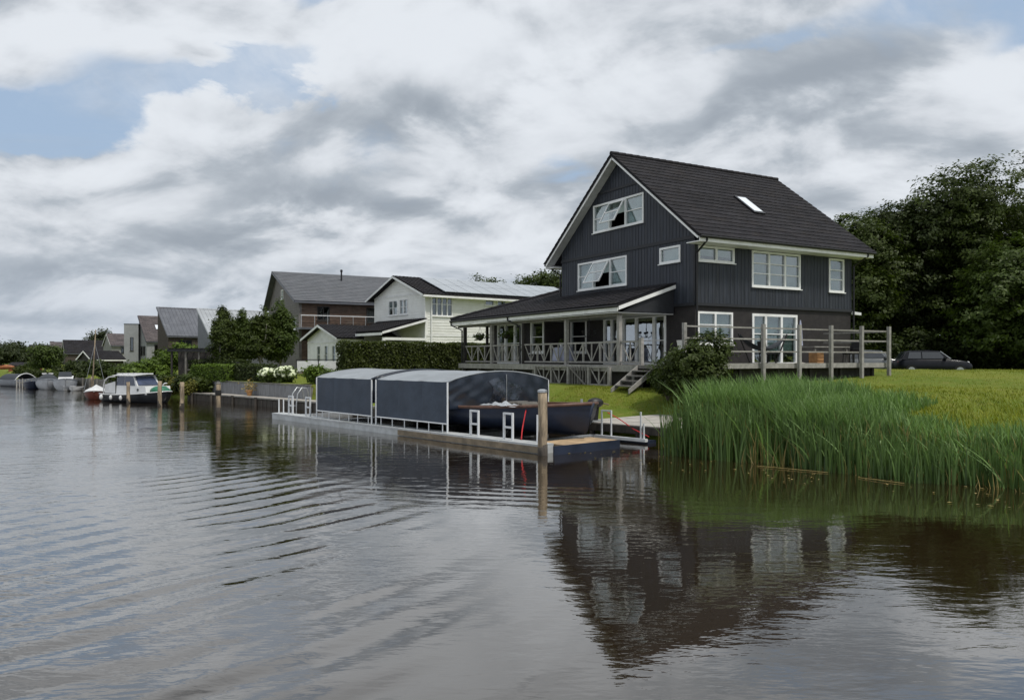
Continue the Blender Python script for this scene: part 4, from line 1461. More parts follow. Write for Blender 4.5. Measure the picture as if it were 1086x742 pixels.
# pale tower block and little shed with white verges
T = thing('tower_wing', 'narrow pale flat topped tower beside the brown tiled house', 'building', (gx(131.5, 106), 106, 0), R(18))
TP = Plane((0, 0, 0), (1, 0, 0), (0, -1, 0))
wall(T, 'wall', TP, 1.0, [(0, 6.95), (1.75, 6.95)], [(.75, 1.15, 3.4, 5.2)], .2, MAT['plaster_light'])
MB().box(0, .2, .001, 3.0, 1.0, 6.95).build('wall', MAT['plaster_light'], T)
MB().box(1.55, 1.75, .001, 3.0, 1.0, 6.95).build('wall', MAT['plaster_light'], T)
MB().box(.2, 1.55, 2.8, 3.0, 1.0, 6.95).build('wall', MAT['plaster_light'], T)
MB().box(-.04, 1.79, -.04, 3.04, 6.951, 7.03).build('roof', MAT['zinc'], T)
window(T, TP, .75, 1.15, 3.4, 5.2, (), (), material='wood_dark', fr=.05)
gable_house('garden_shed', 'small dark shed with white verges by the mast', (gx(97, 92), 92, 0), R(60), 4.0, 2.6, 1.0, 2.4, 3.3, 'wood_dark', 'tile_dark', oh=.2, fo=.2, tiles=(.4, .3, .02))
gable_house('garden_shed', 'red brown boathouse shed near the left edge', (gx(9, 84), 84, 0), R(10), 2.4, 2.4, .9, 1.65, 1.95, 'brick_red', 'tile_dark', oh=.15, fo=.15, verge=None, fascia=None)
S = thing('garden_room', 'low black garden room with blue glass front beyond the boats', 'garden room', (gx(79, 75), 75, 1.1), R(8))
MB().box(0, 1.75, .1, 2.0, 0, .95).build('wall', MAT['wood_dark'], S)
MB().box(-.15, 1.9, -.15, 2.15, .951, 1.06).build('roof', MAT['black_metal'], S)
for i in range(4):
    MB().box(.04 + i * .43, .42 + i * .43, .06, .098, .12, .92).build('pane', MAT['blue_glass'], S)
    MB().box(.0 + i * .43, .035 + i * .43, .04, .098, .0, .95).build('mullion', MAT['galv'], S)

# ------------------------------------------------------------------ quay, jetty, low fences
def along(name, label, cat, k0, n0, z=0.0):
    p = K(k0, n0, z)
    return thing(name, label, cat, p, math.atan2(SA.y, SA.x))    # local x runs up the canal, local y = away from land


Q = along('quay_wall', 'dark timber quay wall behind the floating boat dock', 'quay wall', 3.5, 1.55)
rnd = random.Random(4)
bm = MB().box(0, .19, 0, .05, -.5, .32).mesh('board', MAT['quay_wood'])
for i in range(149):
    o = link('board', bm, Q, (i * .2, rnd.uniform(0, .02), rnd.uniform(-.02, .02)))
for i in range(12):
    MB().tube([(.4 + i * 2.6, .13, -.8), (.4 + i * 2.6, .13, .42)], .075, 8).build('pile', MAT['quay_wood'], Q)
MB().box(0, 29.9, -.22, .10, .345, .40).build('coping', MAT['wood_grey'], Q)

F_ = along('plank_fence', 'low grey plank retaining fence on the quay', 'fence', 21.4, 2.58, .36)
bm = MB().box(0, .235, 0, .04, 0, .66).mesh('plank', MAT['fence_grey'])
for i in range(51):
    link('plank', bm, F_, (i * .242, rnd.uniform(0, .012), rnd.uniform(-.012, .004)))
MB().box(0, 12.3, -.06, .08, .672, .725).build('cap_rail', MAT['wood_grey'], F_)
for i in range(7):
    MB().box(i * 2.0, i * 2.0 + .1, -.12, -.005, 0, .60).build('post', MAT['wood_grey'], F_)

v_ = [K(16.6, 1.78, .372), K(33.3, 1.78, .372), K(33.3, 2.52, .376), K(16.6, 2.52, .376)]
tag(MB().prism(v_[::-1], (0, 0, .015)).build('quay_path', MAT['concrete']), kind='structure')

J = along('jetty', 'pale paved landing stage at the edge of the lawn', 'jetty', -.45, 1.55)
for i in range(6):
    for j in range(4):
        MB().box(i * .72 + .006, i * .72 + .714, -4.1 + j * 1.02 + .006, -4.1 + (j + 1) * 1.02 - .006, .38, .435 + rnd.uniform(-.004, .004)).build('paving_slab', MAT['concrete'], J)
MB().box(0, 4.32, -4.1, -.02, .2, .378).build('slab_bed', MAT['concrete'], J)
MB().box(-.05, 4.36, -.018, .07, .2, .41).build('edge_beam', MAT['quay_wood'], J)
for i in range(3):
    MB().tube([(.3 + i * 1.7, .0, -.8), (.3 + i * 1.7, .0, .19)], .09, 8).build('pile', MAT['quay_wood'], J)


# ------------------------------------------------------------------ floating dock with lifted sloop
DA = math.atan2(.657, .754)
D0 = Vector((.73, 19.22, 0))


def dk(x, y, z=0.0):
    return Vector((D0.x + .754 * x - .657 * y, D0.y + .657 * x + .754 * y, z))


def dthing(name, label, cat, x, y, z, group=None):
    return thing(name, label, cat, dk(x, y, z), DA, group)


FD = dthing('floating_dock', 'long pale floating boat lift carrying the covered navy boat', 'dock', 0, 0, 0)
for i in range(10):
    y0 = i * 1.51
    MB().box(-.10, .40, y0 + .01, y0 + 1.5, .175, .225).build('walkway_plank', MAT['float_grey'], FD)
MB().box(-.08, .38, .0, 15.1, -.25, .174).build('pontoon', MAT['float_grey'], FD)
MB().box(-.13, -.085, .0, 6.2, .02, .17).build('rubbing_strake', MAT['float_side'], FD)
MB().box(3.6, 4.05, 3.8, 15.1, -.25, .20).build('pontoon', MAT['float_grey'], FD)
for y in (1.6, 4.2, 7.8, 11.6, 14.9):
    MB().box(.39, 3.61, y, y + .2, -.2, .12).build('cross_beam', MAT['galv'], FD)
MB().box(.42, 2.35, -.38, .62, .15, .21).build('bow_platform', MAT['wood_tan'], FD)
MB().box(.0, 2.36, -.42, -.385, -.15, .215).build('fender_board', MAT['hull_navy'], FD)
MB().box(.42, 2.30, -.37, .60, -.25, .149).build('pontoon', MAT['hull_navy'], FD)
for y in (2.6, 5.0, 7.2):
    MB().prism([(1.1, y, .12), (2.7, y, .12), (2.5, y, .34), (1.9, y, .24), (1.3, y, .34)], (0, .12, 0)).build('keel_chock', MAT['rubber'], FD)
for y in (1.22, 2.62, 12.35, 13.75):
    f = MB()
    f.box(.11, .16, y, y + .045, .226, .92)
    f.box(.11, .16, y + .335, y + .38, .226, .92)
    f.box(.11, .16, y + .046, y + .334, .87, .92)
    f.box(.11, .16, y + .046, y + .334, .52, .57)
    f.build('guide_frame', MAT['metal_white'], FD)
MB().tube([(.15, .32, .22), (.15, .32, .92)], .03, 8).build('guide_pole', MAT['metal_white'], FD)
for y in (14.6, 15.0):
    MB().tube([(.15, y, .22), (.15, y, .75)], .025, 8).build('guide_pole', MAT['metal_white'], FD)


def canopy(label, y0, y1, front, back):
    t = dthing('boat_canopy', label, 'boat canopy', 0, 0, .225, 'canvas boat canopies on the dock')
    xl, xr_, zb, zs, zt = .06, 3.94, .25, 1.42, 1.70
    arch = lambda u: zs + (zt - zs) * math.sin(math.pi * u) ** .8
    rnd_ = random.Random(int(y0 * 10))
    # roof cloth, sagging slightly between hoops
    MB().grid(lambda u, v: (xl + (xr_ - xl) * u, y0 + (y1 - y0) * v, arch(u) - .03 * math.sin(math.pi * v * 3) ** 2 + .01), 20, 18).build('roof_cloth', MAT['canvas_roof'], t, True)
    n = 3
    for i in range(n):                       # side cloths, three widths each
        a, b = y0 + (y1 - y0) * i / n, y0 + (y1 - y0) * (i + 1) / n
        for x, s in ((xl, -1), (xr_, 1)):
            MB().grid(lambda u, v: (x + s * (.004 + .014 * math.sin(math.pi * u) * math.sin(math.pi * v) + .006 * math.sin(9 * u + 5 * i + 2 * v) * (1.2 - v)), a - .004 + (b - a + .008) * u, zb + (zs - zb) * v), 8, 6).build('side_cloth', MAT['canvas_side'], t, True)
    f = MB()
    for x in (xl - .02, xr_ + .02):
        f.tube([(x, y0, zb), (x, y1, zb)], .022, 6)
    f.build('bottom_rail', MAT['metal_white'], t)
    for y in ([y0, y1]):
        mid = 5.0 < y < 9.0
        MB().tube([(xl - .01, y, zs)] + [(xl + (xr_ - xl) * i / 16, y, arch(i / 16) + .012) for i in range(1, 16)] + [(xr_ + .01, y, zs)], .045 if mid else .022, 6).build('hoop', MAT['canvas_navy' if mid else 'canvas_roof'], t, True)
        for x in (xl - .01, xr_ + .01):
            MB().tube([(x, y, 0), (x, y, zs)], .028, 6).build('hoop_leg', MAT['metal_white'], t)
    for i in range(6):
        y = y0 + (y1 - y0) * (i + .5) / 6 + rnd_.uniform(-.12, .12)
        MB().tube([(xl, y, .0), (xl, y, zb)], .016, 6).build('stanchion', MAT['metal_white'], t)
    for yy, flag in ((y0, front), (y1, back)):
        if not flag: continue
        def fc(u, v):
            x = xl + .02 + (xr_ - xl - .04) * u
            zl = .66 + .03 * math.sin(u * 3)
            z = zl + (arch(u) - .01 - zl) * v
            fold = .022 * math.sin(22 * u + 9 * v) * (1 - v) + .03 * math.sin(math.pi * u) * math.sin(math.pi * v) + .035 * math.sin(30 * (u - .55 * v)) * max(0, .55 - u) * (1 - abs(2 * v - 1)) + .012 * math.sin(41 * u) * math.sin(7 * v)
            return (x, yy + (-.03 - fold if flag == 1 else .03), z)
        end = MB().grid(fc, 40, 16).build('end_cloth', MAT['canvas_navy'], t, True)
        if flag == 1:
            def wn(u, v):
                p = fc(.36 + .30 * u + .05 * math.sin(3 * v), .16 + (.58 + .1 * math.sin(5 * u)) * v)
                return (p[0], p[1] - .012, p[2])
            MB().grid(wn, 16, 10).build('clear_window', MAT['clear_vinyl'], t, True)
            MB().tube([(xl + 2.1, yy - .085, .66), (xl + 2.1, yy - .085, 1.62)], .010, 5).build('zip', MAT['galv'], t)
    return t


canopy('front canvas canopy with navy end cloth over the boat', 3.92, 7.72, 1, 0)
canopy('rear canvas canopy farther from the mooring post', 7.98, 11.7, 2, 2)


def hull_pts(L, B, zk, zst, zmid, zbow, stern=.8, rake=.25, n=18, m=7, full=.62, bow_rise=.3):
    """stations from stern (0) to bow (L): list of rows of (x along, y half, z)"""
    rows = []
    for i in range(n + 1):
        f = i / n
        hb = B / 2 * (stern + (1 - stern) * math.sin(min(f / .4, 1) * math.pi / 2))
        if f > .42:
            g = (f - .42) / .58
            hb *= max(1 - g ** 2.4, 0) ** full
        hb = max(hb, .012)
        zs = zst * (1 - f) ** 2 + 2 * f * (1 - f) * (2 * zmid - .5 * zst - .5 * zbow) + zbow * f * f
        kz = zk + (max(f - .78, 0) / .22) ** 2 * bow_rise * (zs - zk)
        row = []
        for j in range(m + 1):
            w = j / m
            row.append((f * L + rake * (w - 1) * f ** 6, hb * (1 - (1 - w) ** 2.3), kz + (zs - kz) * w ** 1.5))
        rows.append(row)
    return rows


def hull(parent, rows, material, deck=None, deck_drop=.12, rail=None, rail_r=.04, name='hull'):
    """boat runs along local -y (bow) with lateral local x"""
    n, m = len(rows), len(rows[0])
    mb = MB()
    vs, fs = [], []
    for r in rows:
        for x, y, z in r: vs.append((y, -x, z))
        for x, y, z in r: vs.append((-y, -x, z))
    st = 2 * m
    for i in range(n - 1):
        for j in range(m - 1):
            a = i * st + j
            fs.append((a, a + 1, a + st + 1, a + st))
            b = a + m
            fs.append((b, b + st, b + st + 1, b + 1))
    for j in range(m - 1):
        fs.append((j, m + j, m + j + 1, j + 1))
    mb.add(vs, fs)
    h = mb.build(name, MAT[material], parent, True)
    if deck:
        d = MB()
        vs, fs = [], []
        for r in rows:
            x, y, z = r[-1]
            vs += [(y * .96, -x + .0, z - deck_drop), (-y * .96, -x, z - deck_drop)]
        for i in range(n - 1):
            fs.append((2 * i, 2 * i + 1, 2 * i + 3, 2 * i + 2))
        d.add(vs, fs)
        d.build('deck', MAT[deck], parent)
    if rail:
        for s in (1, -1):
            MB().tube([(s * r[-1][1], -r[-1][0], r[-1][2]) for r in rows], rail_r, 6).build('rub_rail', MAT[rail], parent, True)
    return h


SL = dthing('sloop', 'navy motor sloop lifted on the floating dock with its bow uncovered', 'boat', 1.95, 8.3, .24)
rows = hull_pts(8.15, 3.1, 0, .74, .70, .90, .86, .22, full=.55, bow_rise=.12)
hull(SL, rows, 'hull_navy', 'wood_tan', .14, 'rub_brown', .045)
MB().tube([(0, -8.16, .92), (0, -7.99, .45), (0, -7.82, .1)], .05, 8).build('stem_post', MAT['hull_navy'], SL, True)
MB().tube([(0, -7.75, .84), (0, -7.75, 1.0)], .035, 8).build('bollard', MAT['galv'], SL)
c = MB()
for i in range(5):
    c.box(-.45 + i * .03, .30 + i * .02, -5.9 + i * .22, -5.75 + i * .22, .60, .82 + .02 * (i % 2))
c.build('thwart', MAT['wood_grey'], SL)
t = dthing('folded_sheet', 'crumpled pale grey sheet on the gunwale of the navy boat', 'sheet', .75, 2.4, 1.0)
rnd2 = np.random.RandomState(8)
hh = rnd2.rand(13, 7)
MB().grid(lambda u, v: (-.18 + .5 * v, -.75 + 1.5 * u, .02 + .16 * hh[int(u * 12)][int(v * 6)] * math.sin(math.pi * min(max(u, .1), .9)) * (.3 + .7 * math.sin(math.pi * v))), 12, 6).build('sheet', MAT['sheet_grey'], t, True)
t = thing('outboard_motor', 'black hooded outboard motor on a stand beyond the bow', 'motor', K(3.3, 1.75, .435), R(20))
MB().ball((0, 0, .56), .27, .17, .15, 12, 8).build('cowl', MAT['black_plastic'], t, True)
MB().prism([(-.08, -.06, .44), (.10, -.06, .44), (.06, -.06, .04), (-.05, -.06, .04)], (0, .12, 0)).build('leg', MAT['black_metal'], t)
MB().tube([(.18, 0, .56), (.42, -.05, .50)], .02, 6).build('tiller', MAT['rub_brown'], t)
MB().box(-.22, .18, -.16, .16, 0, .045).build('stand', MAT['galv'], t)
t = dthing('red_rope', 'red rope hanging down the side of the navy boat', 'rope', .35, 1.15, .225)
MB().tube([(.55, .40, .80), (.40, .30, .62), (.14, .12, .25), (0, 0, .01)], .016, 6).build('rope', MAT['rope_red'], t)

# second small float at the jetty
S2 = along('small_float', 'small white tube float with guide frames by the reeds', 'float', .95, 1.22)
MB().box(-.05, 1.75, .12, .24, .06, .14).build('float_beam', MAT['metal_white'], S2)
MB().box(-.05, 2.0, -.26, .118, -.2, .08).build('pontoon', MAT['hull_navy'], S2)
for x, w_ in ((1.15, .34), (.02, .10)):
    f = MB()
    f.box(x, x + .035, .16, .20, .141, .86 if w_ > .2 else .55)
    f.box(x + w_, x + w_ + .035, .16, .20, .141, .86)
    if w_ > .2: f.box(x + .036, x + w_ - .001, .16, .20, .82, .86)
    f.build('guide_frame', MAT['metal_white'], S2)
t = thing('red_rope', 'red mooring rope slanting across the small white float', 'rope', K(2.7, 1.60, .44), 0)
e_ = K(1.1, 1.42, .16) - K(2.7, 1.60, .44)
MB().tube([(0, 0, .30), tuple(e_ * .3 + Vector((0, 0, .22))), tuple(e_ * .65 + Vector((0, 0, .07))), tuple(e_)], .014, 6).build('rope', MAT['rope_red'], t)
t = thing('coiled_hose', 'dark coil lying on the back of the landing stage', 'hose', K(1.9, 5.0, .44), R(-20))
MB().tube([(.7 * math.cos(a * .5), .22 * math.sin(a * .5), .03 + a * .003) for a in range(40)], .03, 6).build('coil', MAT['rubber'], t, True)


def mooring_post(label, px, base_y, top_y, r, seed, capm=None, dark=False):
    d = FOC * EYE / (base_y - HY)
    p = at(px, HY, d)
    ztop = EYE + (HY - top_y) / FOC * d
    t = thing('mooring_post', label, 'mooring post', (p.x, p.y, 0), 0, 'mooring posts along the bank')
    rr = random.Random(seed)
    path = [(rr.uniform(-.01, .01), rr.uniform(-.01, .01), z) for z in np.linspace(-.9, ztop, 9)]
    mb = MB()
    mb.tube(path, r * 1.02, 12, r * .95)
    mb.build('shaft', MAT['post_wood'], t, True)
    MB().lathe([(r * 1.035, -.5), (r * 1.045, .10), (r * 1.03, .22 + .05 * rr.random()), (r * .9, .27)], 12).build('wet_band', MAT['quay_wood'], t, True)
    if capm:
        MB().lathe([(r * 1.04, ztop - .02), (r * 1.04, ztop + .03), (r * .5, ztop + .055)], 12, path[-1][:2] + (0,)).build('cap', MAT[capm], t)
    if dark:
        MB().lathe([(r * 1.15, ztop - .5), (r * 1.3, ztop - .45), (r * 1.3, ztop - .33), (r * 1.15, ztop - .28)], 12).build('rubber_collar', MAT['rubber'], t)
    return t


mooring_post('weathered mooring post with pale cap in front of the navy boat', 575.5, 482.5, 415, .115, 1, 'galv')
mooring_post('mooring post with dark collar before the plank fence', 231.5, 438, 406.5, .10, 2, 'wood_grey', True)
mooring_post('bright mooring post right of the cabin cruiser bow', 193, 433, 405, .10, 3)
mooring_post('mooring post in front of the cabin cruiser bow', 169.5, 430.5, 404, .10, 4)
mooring_post('thin mooring post in front of the cabin cruiser tent', 136, 427.5, 405, .09, 5)
mooring_post('brown mooring post left of the pale thin one at the cruiser', 129.5, 425.5, 404, .08, 6)
mooring_post('mooring post behind the red dinghy', 98, 414.5, 399, .10, 7)

# bathing ladder on the quay
t = along('swim_ladder', 'curved steel swim ladder on the quay beside the dock', 'ladder', 20.4, 1.50, -.22)
for x in (0, .45):
    MB().tube([(x, .22, -.5), (x, .22, .5), (x, .16, .95), (x, -.05, 1.22), (x, -.30, 1.18), (x, -.42, .66)], .028, 8).build('rail', MAT['galv'], t, True)
for z in (-.2, .1, .4):
    MB().box(.03, .42, .19, .25, z, z + .03).build('rung', MAT['galv'], t)

# ------------------------------------------------------------------ moored boats up the canal
def boat_thing(label, px, base_y, heading, cat='boat', name='moored_boat', group='boats moored up the canal'):
    d = FOC * EYE / (base_y - HY)
    p = at(px, HY, d)
    return thing(name, label, cat, (p.x, p.y, 0), heading, group)


# local: bow along -y
B_ = boat_thing('dark hulled cabin cruiser with white roof and blue windows', 121, 424.5, R(58), name='cabin_cruiser')
rows = hull_pts(4.9, 1.9, -.25, .42, .42, .62, .9, .4, full=.6)
hull(B_, rows, 'hull_black', 'hull_white', .05, 'hull_white', .03)
rc = [[(x, y * .92, z) for x, y, z in r] for r in rows]
MB().prism([(-.72, -1.35, .36), (-.72, -4.05, .44), (-.68, -3.9, .86), (-.68, -1.35, .86)], (1.44, 0, 0)).build('coachroof', MAT['hull_white'], B_)
for y in (-2.4, -3.3):
    MB().tube([(-.735, y, .68), (-.70, y, .68)], .07, 10).build('porthole', MAT['dark_glass'], B_)
MB().prism([(-.66, -1.3, .861), (-.66, -3.2, .861), (-.60, -2.75, 1.40), (-.60, -1.3, 1.40)], (1.28, 0, 0)).build('wheelhouse', MAT['hull_white'], B_)
for a, b in ((-1.34, -1.98), (-2.04, -2.72)):
    MB().prism([(-.672, a, .89), (-.672, b - (.02 if b > -2.5 else .28), .89), (-.618, b, 1.37), (-.618, a, 1.37)], (.01, 0, 0)).build('side_window', MAT['blue_glass'], B_)
MB().prism([(-.60, -3.19, .90), (.55, -3.19, .90), (.50, -2.80, 1.36), (-.54, -2.80, 1.36)], (0, -.03, .02)).build('windscreen', MAT['blue_glass'], B_)
MB().grid(lambda u, v: (-.74 + 1.48 * u, -.95 - 2.15 * v, 1.41 + .06 * math.sin(math.pi * u)), 8, 4).build('roof', MAT['hull_white'], B_, True)
for y in (-1.2, -1.7, -2.2, -2.7):
    MB().box(-.55, .55, y - .05, y + .05, 1.47, 1.53).build('roof_rail', MAT['hull_white'], B_)
for x in (-.72, .72):
    MB().tube([(x, -1.3, 1.36), (x, -.7, 1.32), (x, -.35, 1.15), (x, -.2, .9), (x, -.2, .42)], .035, 6).build('tent_hoop', MAT['hull_white'], B_, True)
    MB().grid(lambda u, v: (x, -.3 - 1.0 * u, .45 + (.45 + .2 * u) * v), 4, 4).build('tent_cloth', MAT['tarp_white'], B_)
for y, s in ((-.1, .10), (-1.0, .09), (-1.9, .09)):
    MB().ball((-.98, y - .3, .24), s, s, s * 1.5, 8, 6).build('fender', MAT['hull_white'], B_, True)
MB().ball((0, -4.25, .62), .5, .55, .26, 12, 6, .12).build('bow_cover', MAT['tarp_green'], B_, True)
t = thing('lamp_post', 'thin white curved lamp post by the cruiser bow', 'lamp post', (gx(172.5, 47.2), 47.2, gz((gx(172.5, 47.2), 47.2))), 0)
MB().tube([(0, 0, -.2), (0, 0, 1.2), (.04, 0, 1.4), (.16, 0, 1.48)], .035, 8).build('pole', MAT['metal_white'], t, True)
MB().ball((.2, 0, 1.46), .09, .06, .04, 8, 5).build('lamp_head', MAT['metal_white'], t)

B2 = boat_thing('red brown dinghy under a white tarpaulin with wooden mast', 103.5, 421.5, R(24), name='sailing_dinghy')
rows = hull_pts(2.9, 1.2, -.12, .44, .40, .52, .75, .25)
hull(B2, rows, 'hull_red', None, .1, 'hull_white', .035)
MB().grid(lambda u, v: ((v - .5) * 1.15 * (1 - .75 * max(u - .45, 0) * 1.6), -.05 - 2.6 * u, .46 + .34 * (1 - abs(2 * v - 1)) * math.sin(math.pi * min(u + .12, 1)) + .02 * math.sin(19 * u + 11 * v)), 18, 14).build('tarpaulin', MAT['tarp_white'], B2, True)
MB().tube([(-.22, -1.2, .1), (-.12, -1.2, 2.2), (-.02, -1.2, 4.0)], .045, 8, .025).build('mast', MAT['post_wood'], B2, True)
for x in (-.6, .55):
    MB().tube([(x, -1.5, .5), (-.06, -1.2, 3.2)], .008, 4).build('stay', MAT['galv'], B2)

B3 = boat_thing('white cabin boat with small windscreen among far moored boats', 69, 412.6, R(30))
hull(B3, hull_pts(4.2, 1.6, -.2, .7, .7, .9, .85, .35), 'hull_pale', 'hull_pale', .06, 'hull_grey', .03)
MB().prism([(-.5, -1.3, .66), (-.5, -2.9, .72), (-.42, -2.4, 1.05), (-.42, -1.3, 1.05)], (.95, 0, 0)).build('cabin', MAT['hull_white'], B3)
MB().prism([(-.45, -2.55, 1.03), (.42, -2.55, 1.03), (.38, -2.3, 1.35), (-.4, -2.3, 1.35)], (0, .03, 0)).build('windscreen', MAT['dark_glass'], B3)
B4 = boat_thing('grey boat under a dark cover among far moored boats', 51, 411.2, R(30))
hull(B4, hull_pts(4.4, 1.7, -.2, .6, .6, .8, .85, .35), 'hull_pale', None, .06, 'hull_grey', .03)
MB().grid(lambda u, v: ((v - .5) * 1.6 * (1 - .8 * max(u - .5, 0) * 1.5), -.05 - 3.9 * u, .66 + .5 * math.sin(math.pi * v) * math.sin(math.pi * min(u * .9 + .15, 1))), 14, 10).build('boat_cover', MAT['tarp_dark'], B4, True)
for x, y in ((-.25, -.8), (.2, -.8)):
    MB().box(x - .16, x + .16, y - .1, y + .1, 1.10, 1.2).build('vent', MAT['hull_white'], B4)
for i, px in enumerate((76, 84)):
    Bx = boat_thing(('small white rowing dinghy next to the white cabin boat', 'small white rowing dinghy nearest the wooden landing')[i], px, 413.5 + i * .2, R(15))
    hull(Bx, hull_pts(1.9, .75, -.08, .28, .25, .36, .8, .15), 'hull_white', 'hull_grey', .1, 'hull_white', .02)
    MB().box(-.28, .28, -1.0, -.85, .12, .15).build('thwart', MAT['wood_tan'], Bx)
B5 = boat_thing('grey boat with pale arched hood at the left edge', 8, 409.0, R(60))
hull(B5, hull_pts(4.6, 1.9, -.2, .55, .5, .7, .9, .3), 'hull_grey', None, .05, 'hull_grey', .03)
MB().grid(lambda u, v: ((v - .5) * 1.75, -.2 - 2.6 * u, .5 + .55 * math.sin(math.pi * v) ** .7), 8, 10).build('hood', MAT['tarp_dark'], B5, True)
MB().tube([((v / 10 - .5) * 1.8, -2.82, .5 + .58 * math.sin(math.pi * v / 10) ** .7) for v in range(11)], .04, 6).build('hood_rim', MAT['hull_white'], B5, True)
B6 = boat_thing('dark covered boat left of the grey covered boat', 37, 411.0, R(30))
hull(B6, hull_pts(3.6, 1.5, -.2, .45, .4, .6, .9, .3), 'hull_navy', None, .05, 'hull_navy', .03)
MB().grid(lambda u, v: ((v - .5) * 1.4 * (1 - .8 * max(u - .5, 0) * 1.5), -.05 - 3.2 * u, .5 + .3 * math.sin(math.pi * v)), 10, 8).build('boat_cover', MAT['tarp_dark'], B6, True)
# pale post landing at the left
t = thing('post_landing', 'landing of pale upright posts left of the far boats', 'landing', (gx(25, 64), 64, 0), R(12))
for i in range(6):
    MB().box(-.55 + i * .21, -.47 + i * .21, 0, .08, -.6, .62 + .05 * (i % 3)).build('post', MAT['wood_pale'], t)
MB().box(-.6, .62, .082, .14, .36, .44).build('rail', MAT['wood_pale'], t)
MB().box(-.6, .62, .142, 1.6, .30, .36).build('deck', MAT['wood_grey'], t)
t = along('timber_bulkhead', 'pale timber bulkhead behind the red dinghy', 'bulkhead', 46.0, 1.6, 0)
for i in range(5):
    MB().box(0, 9.0, 0, .08, -.1 + i * .19, .08 + i * .19).build('plank', MAT['wood_grey'], t)
for i in range(6):
    MB().box(.2 + i * 1.7, .35 + i * 1.7, .085, .2, -.6, .9).build('post', MAT['wood_grey'], t)
t = thing('orange_kayak', 'orange kayak on edge at the far left bank', 'kayak', (gx(2, 78), 78, 1.25), R(10))
MB().ball((0, 0, .25), 1.2, .3, .25, 14, 8).build('hull', MAT['orange_paint'], t, True)
MB().lathe([(.30, .44), (.32, .50), (.25, .47)], 12).build('cockpit_rim', MAT['black_plastic'], t)
# ------------------------------------------------------------------ gardens
def spot(px, d):
    x = gx(px, d)
    return (x, d, gz((x, d)))


def xy(px, d): return Vector((gx(px, d), d))


hedge('clipped_hedge', 'tall clipped dark hedge beside the veranda', xy(362, 43.0), xy(523, 49.5), 1.1, 1.05, 3.2, 'leaf_hedge', .075, 330, 21)
hedge('clipped_hedge', 'low bright clipped hedge above the plank fence', xy(210, 47.2), xy(249, 43.9), .8, 1.05, 1.93, 'leaf_light', .06, 420, 22)
hedge('clipped_hedge', 'low dark clipped hedge between bright hedge and hydrangeas', xy(248.5, 44.6), xy(288, 42.0), .8, 1.05, 1.96, 'leaf_dark', .06, 420, 23)
hedge('clipped_hedge', 'clipped hedge behind the pergola and bright hedge', xy(205, 50.5), xy(262, 47.6), .7, 1.05, 2.2, 'leaf_dark', .065, 350, 24)

# pleached garden trees in a row
for i, (px, d, top, rx, lab) in enumerate(((236, 49.5, 5.85, 1.25, 'leftmost of the row of dense garden trees'), (258, 50.5, 5.7, 1.2, 'second of the row of dense garden trees from the left'),
                                           (277, 49.5, 5.8, 1.2, 'third of the row of dense garden trees from the left'), (296, 50.5, 6.4, 1.4, 'tallest garden tree of the row, against the brown house'))):
    tree('garden_tree', lab, spot(px, d), top - 1.2, (rx, rx, (top - 1.5) / 2), (top + 1.5) / 2 - 1.2, 24, 560, 26, .075, 'leaf_mid' if i % 2 else 'leaf_oak', 40 + i, 'row of garden trees', .09, 'bark_pale', sig=.15, fill=.4, cone=.62)
t = thing('garden_pole', 'plain grey pole standing before the garden trees', 'pole', spot(233.5, 49.0), 0)
MB().tube([(0, 0, -.1), (0, 0, 2.1)], .05, 8).build('shaft', MAT['wood_grey'], t)
MB().ball((0, 0, 2.12), .06, .06, .04, 8, 5).build('finial', MAT['wood_grey'], t)


def flower_shrub(label, px, d, rad, nh, seed):
    t = shrub('hydrangea', label, spot(px, d), rad, 190, 14, .08, 'leaf_mid', seed, 'hydrangeas on the quay', 'hydrangea')
    rr = random.Random(seed)
    for i in range(nh):
        a, b = rr.uniform(0, 2 * math.pi), rr.uniform(-.1, 1.2)
        c = (rad[0] * 1.0 * math.cos(a) * math.cos(b), rad[1] * 1.0 * math.sin(a) * math.cos(b), rad[2] * (.95 + .95 * math.sin(b)))
        s = rr.uniform(.11, .17)
        MB().ball(c, s, s, s * .8, 8, 5, .22, rr).build('flower_head', MAT['petal'], t)


flower_shrub('white flowering hydrangea at the left of the pair', 286, 40.9, (.50, .5, .36), 34, 61)
flower_shrub('white flowering hydrangea at the right of the pair', 303, 40.2, (.48, .5, .40), 34, 62)
shrub('shrub', 'bright green shrub left of the boat canopies', spot(336, 38.0), (.75, .6, .42), 200, 16, .075, 'leaf_light', 63)
shrub('shrub', 'green shrub tucked behind the rear boat canopy', spot(354, 37.5), (.6, .6, .40), 160, 16, .075, 'leaf_mid', 64)
shrub('shrub', 'yellow green plant spilling over the quay end', (gx(205, 44.9), 44.9, .25), (.55, .45, .40), 180, 14, .075, 'leaf_yellow', 65)
shrub('shrub', 'dark leafy plant above the yellow green one', spot(203, 46.4), (.5, .5, .55), 160, 16, .08, 'leaf_mid', 66)
shrub('shrub', 'rust tinged grassy shrub behind the cruiser bow', spot(183, 47.9), (.75, .7, .45), 200, 16, .075, 'leaf_yellow', 67)
shrub('shrub', 'light green spreading bush behind the cabin cruiser', spot(156, 52.0), (1.65, 1.2, .95), 420, 20, .11, 'leaf_light', 68)
shrub('shrub', 'mid green bush left of the spreading light one', spot(134, 55.0), (1.2, 1.2, .80), 300, 18, .11, 'leaf_mid', 69)
shrub('shrub', 'dark bush behind the mast of the red dinghy', spot(114, 60.0), (1.5, 1.3, .80), 320, 18, .11, 'leaf_dark', 70)
shrub('shrub', 'dark low bush at the pale bulkhead', spot(99, 66.0), (1.2, 1.2, .62), 240, 16, .11, 'leaf_dark', 71)
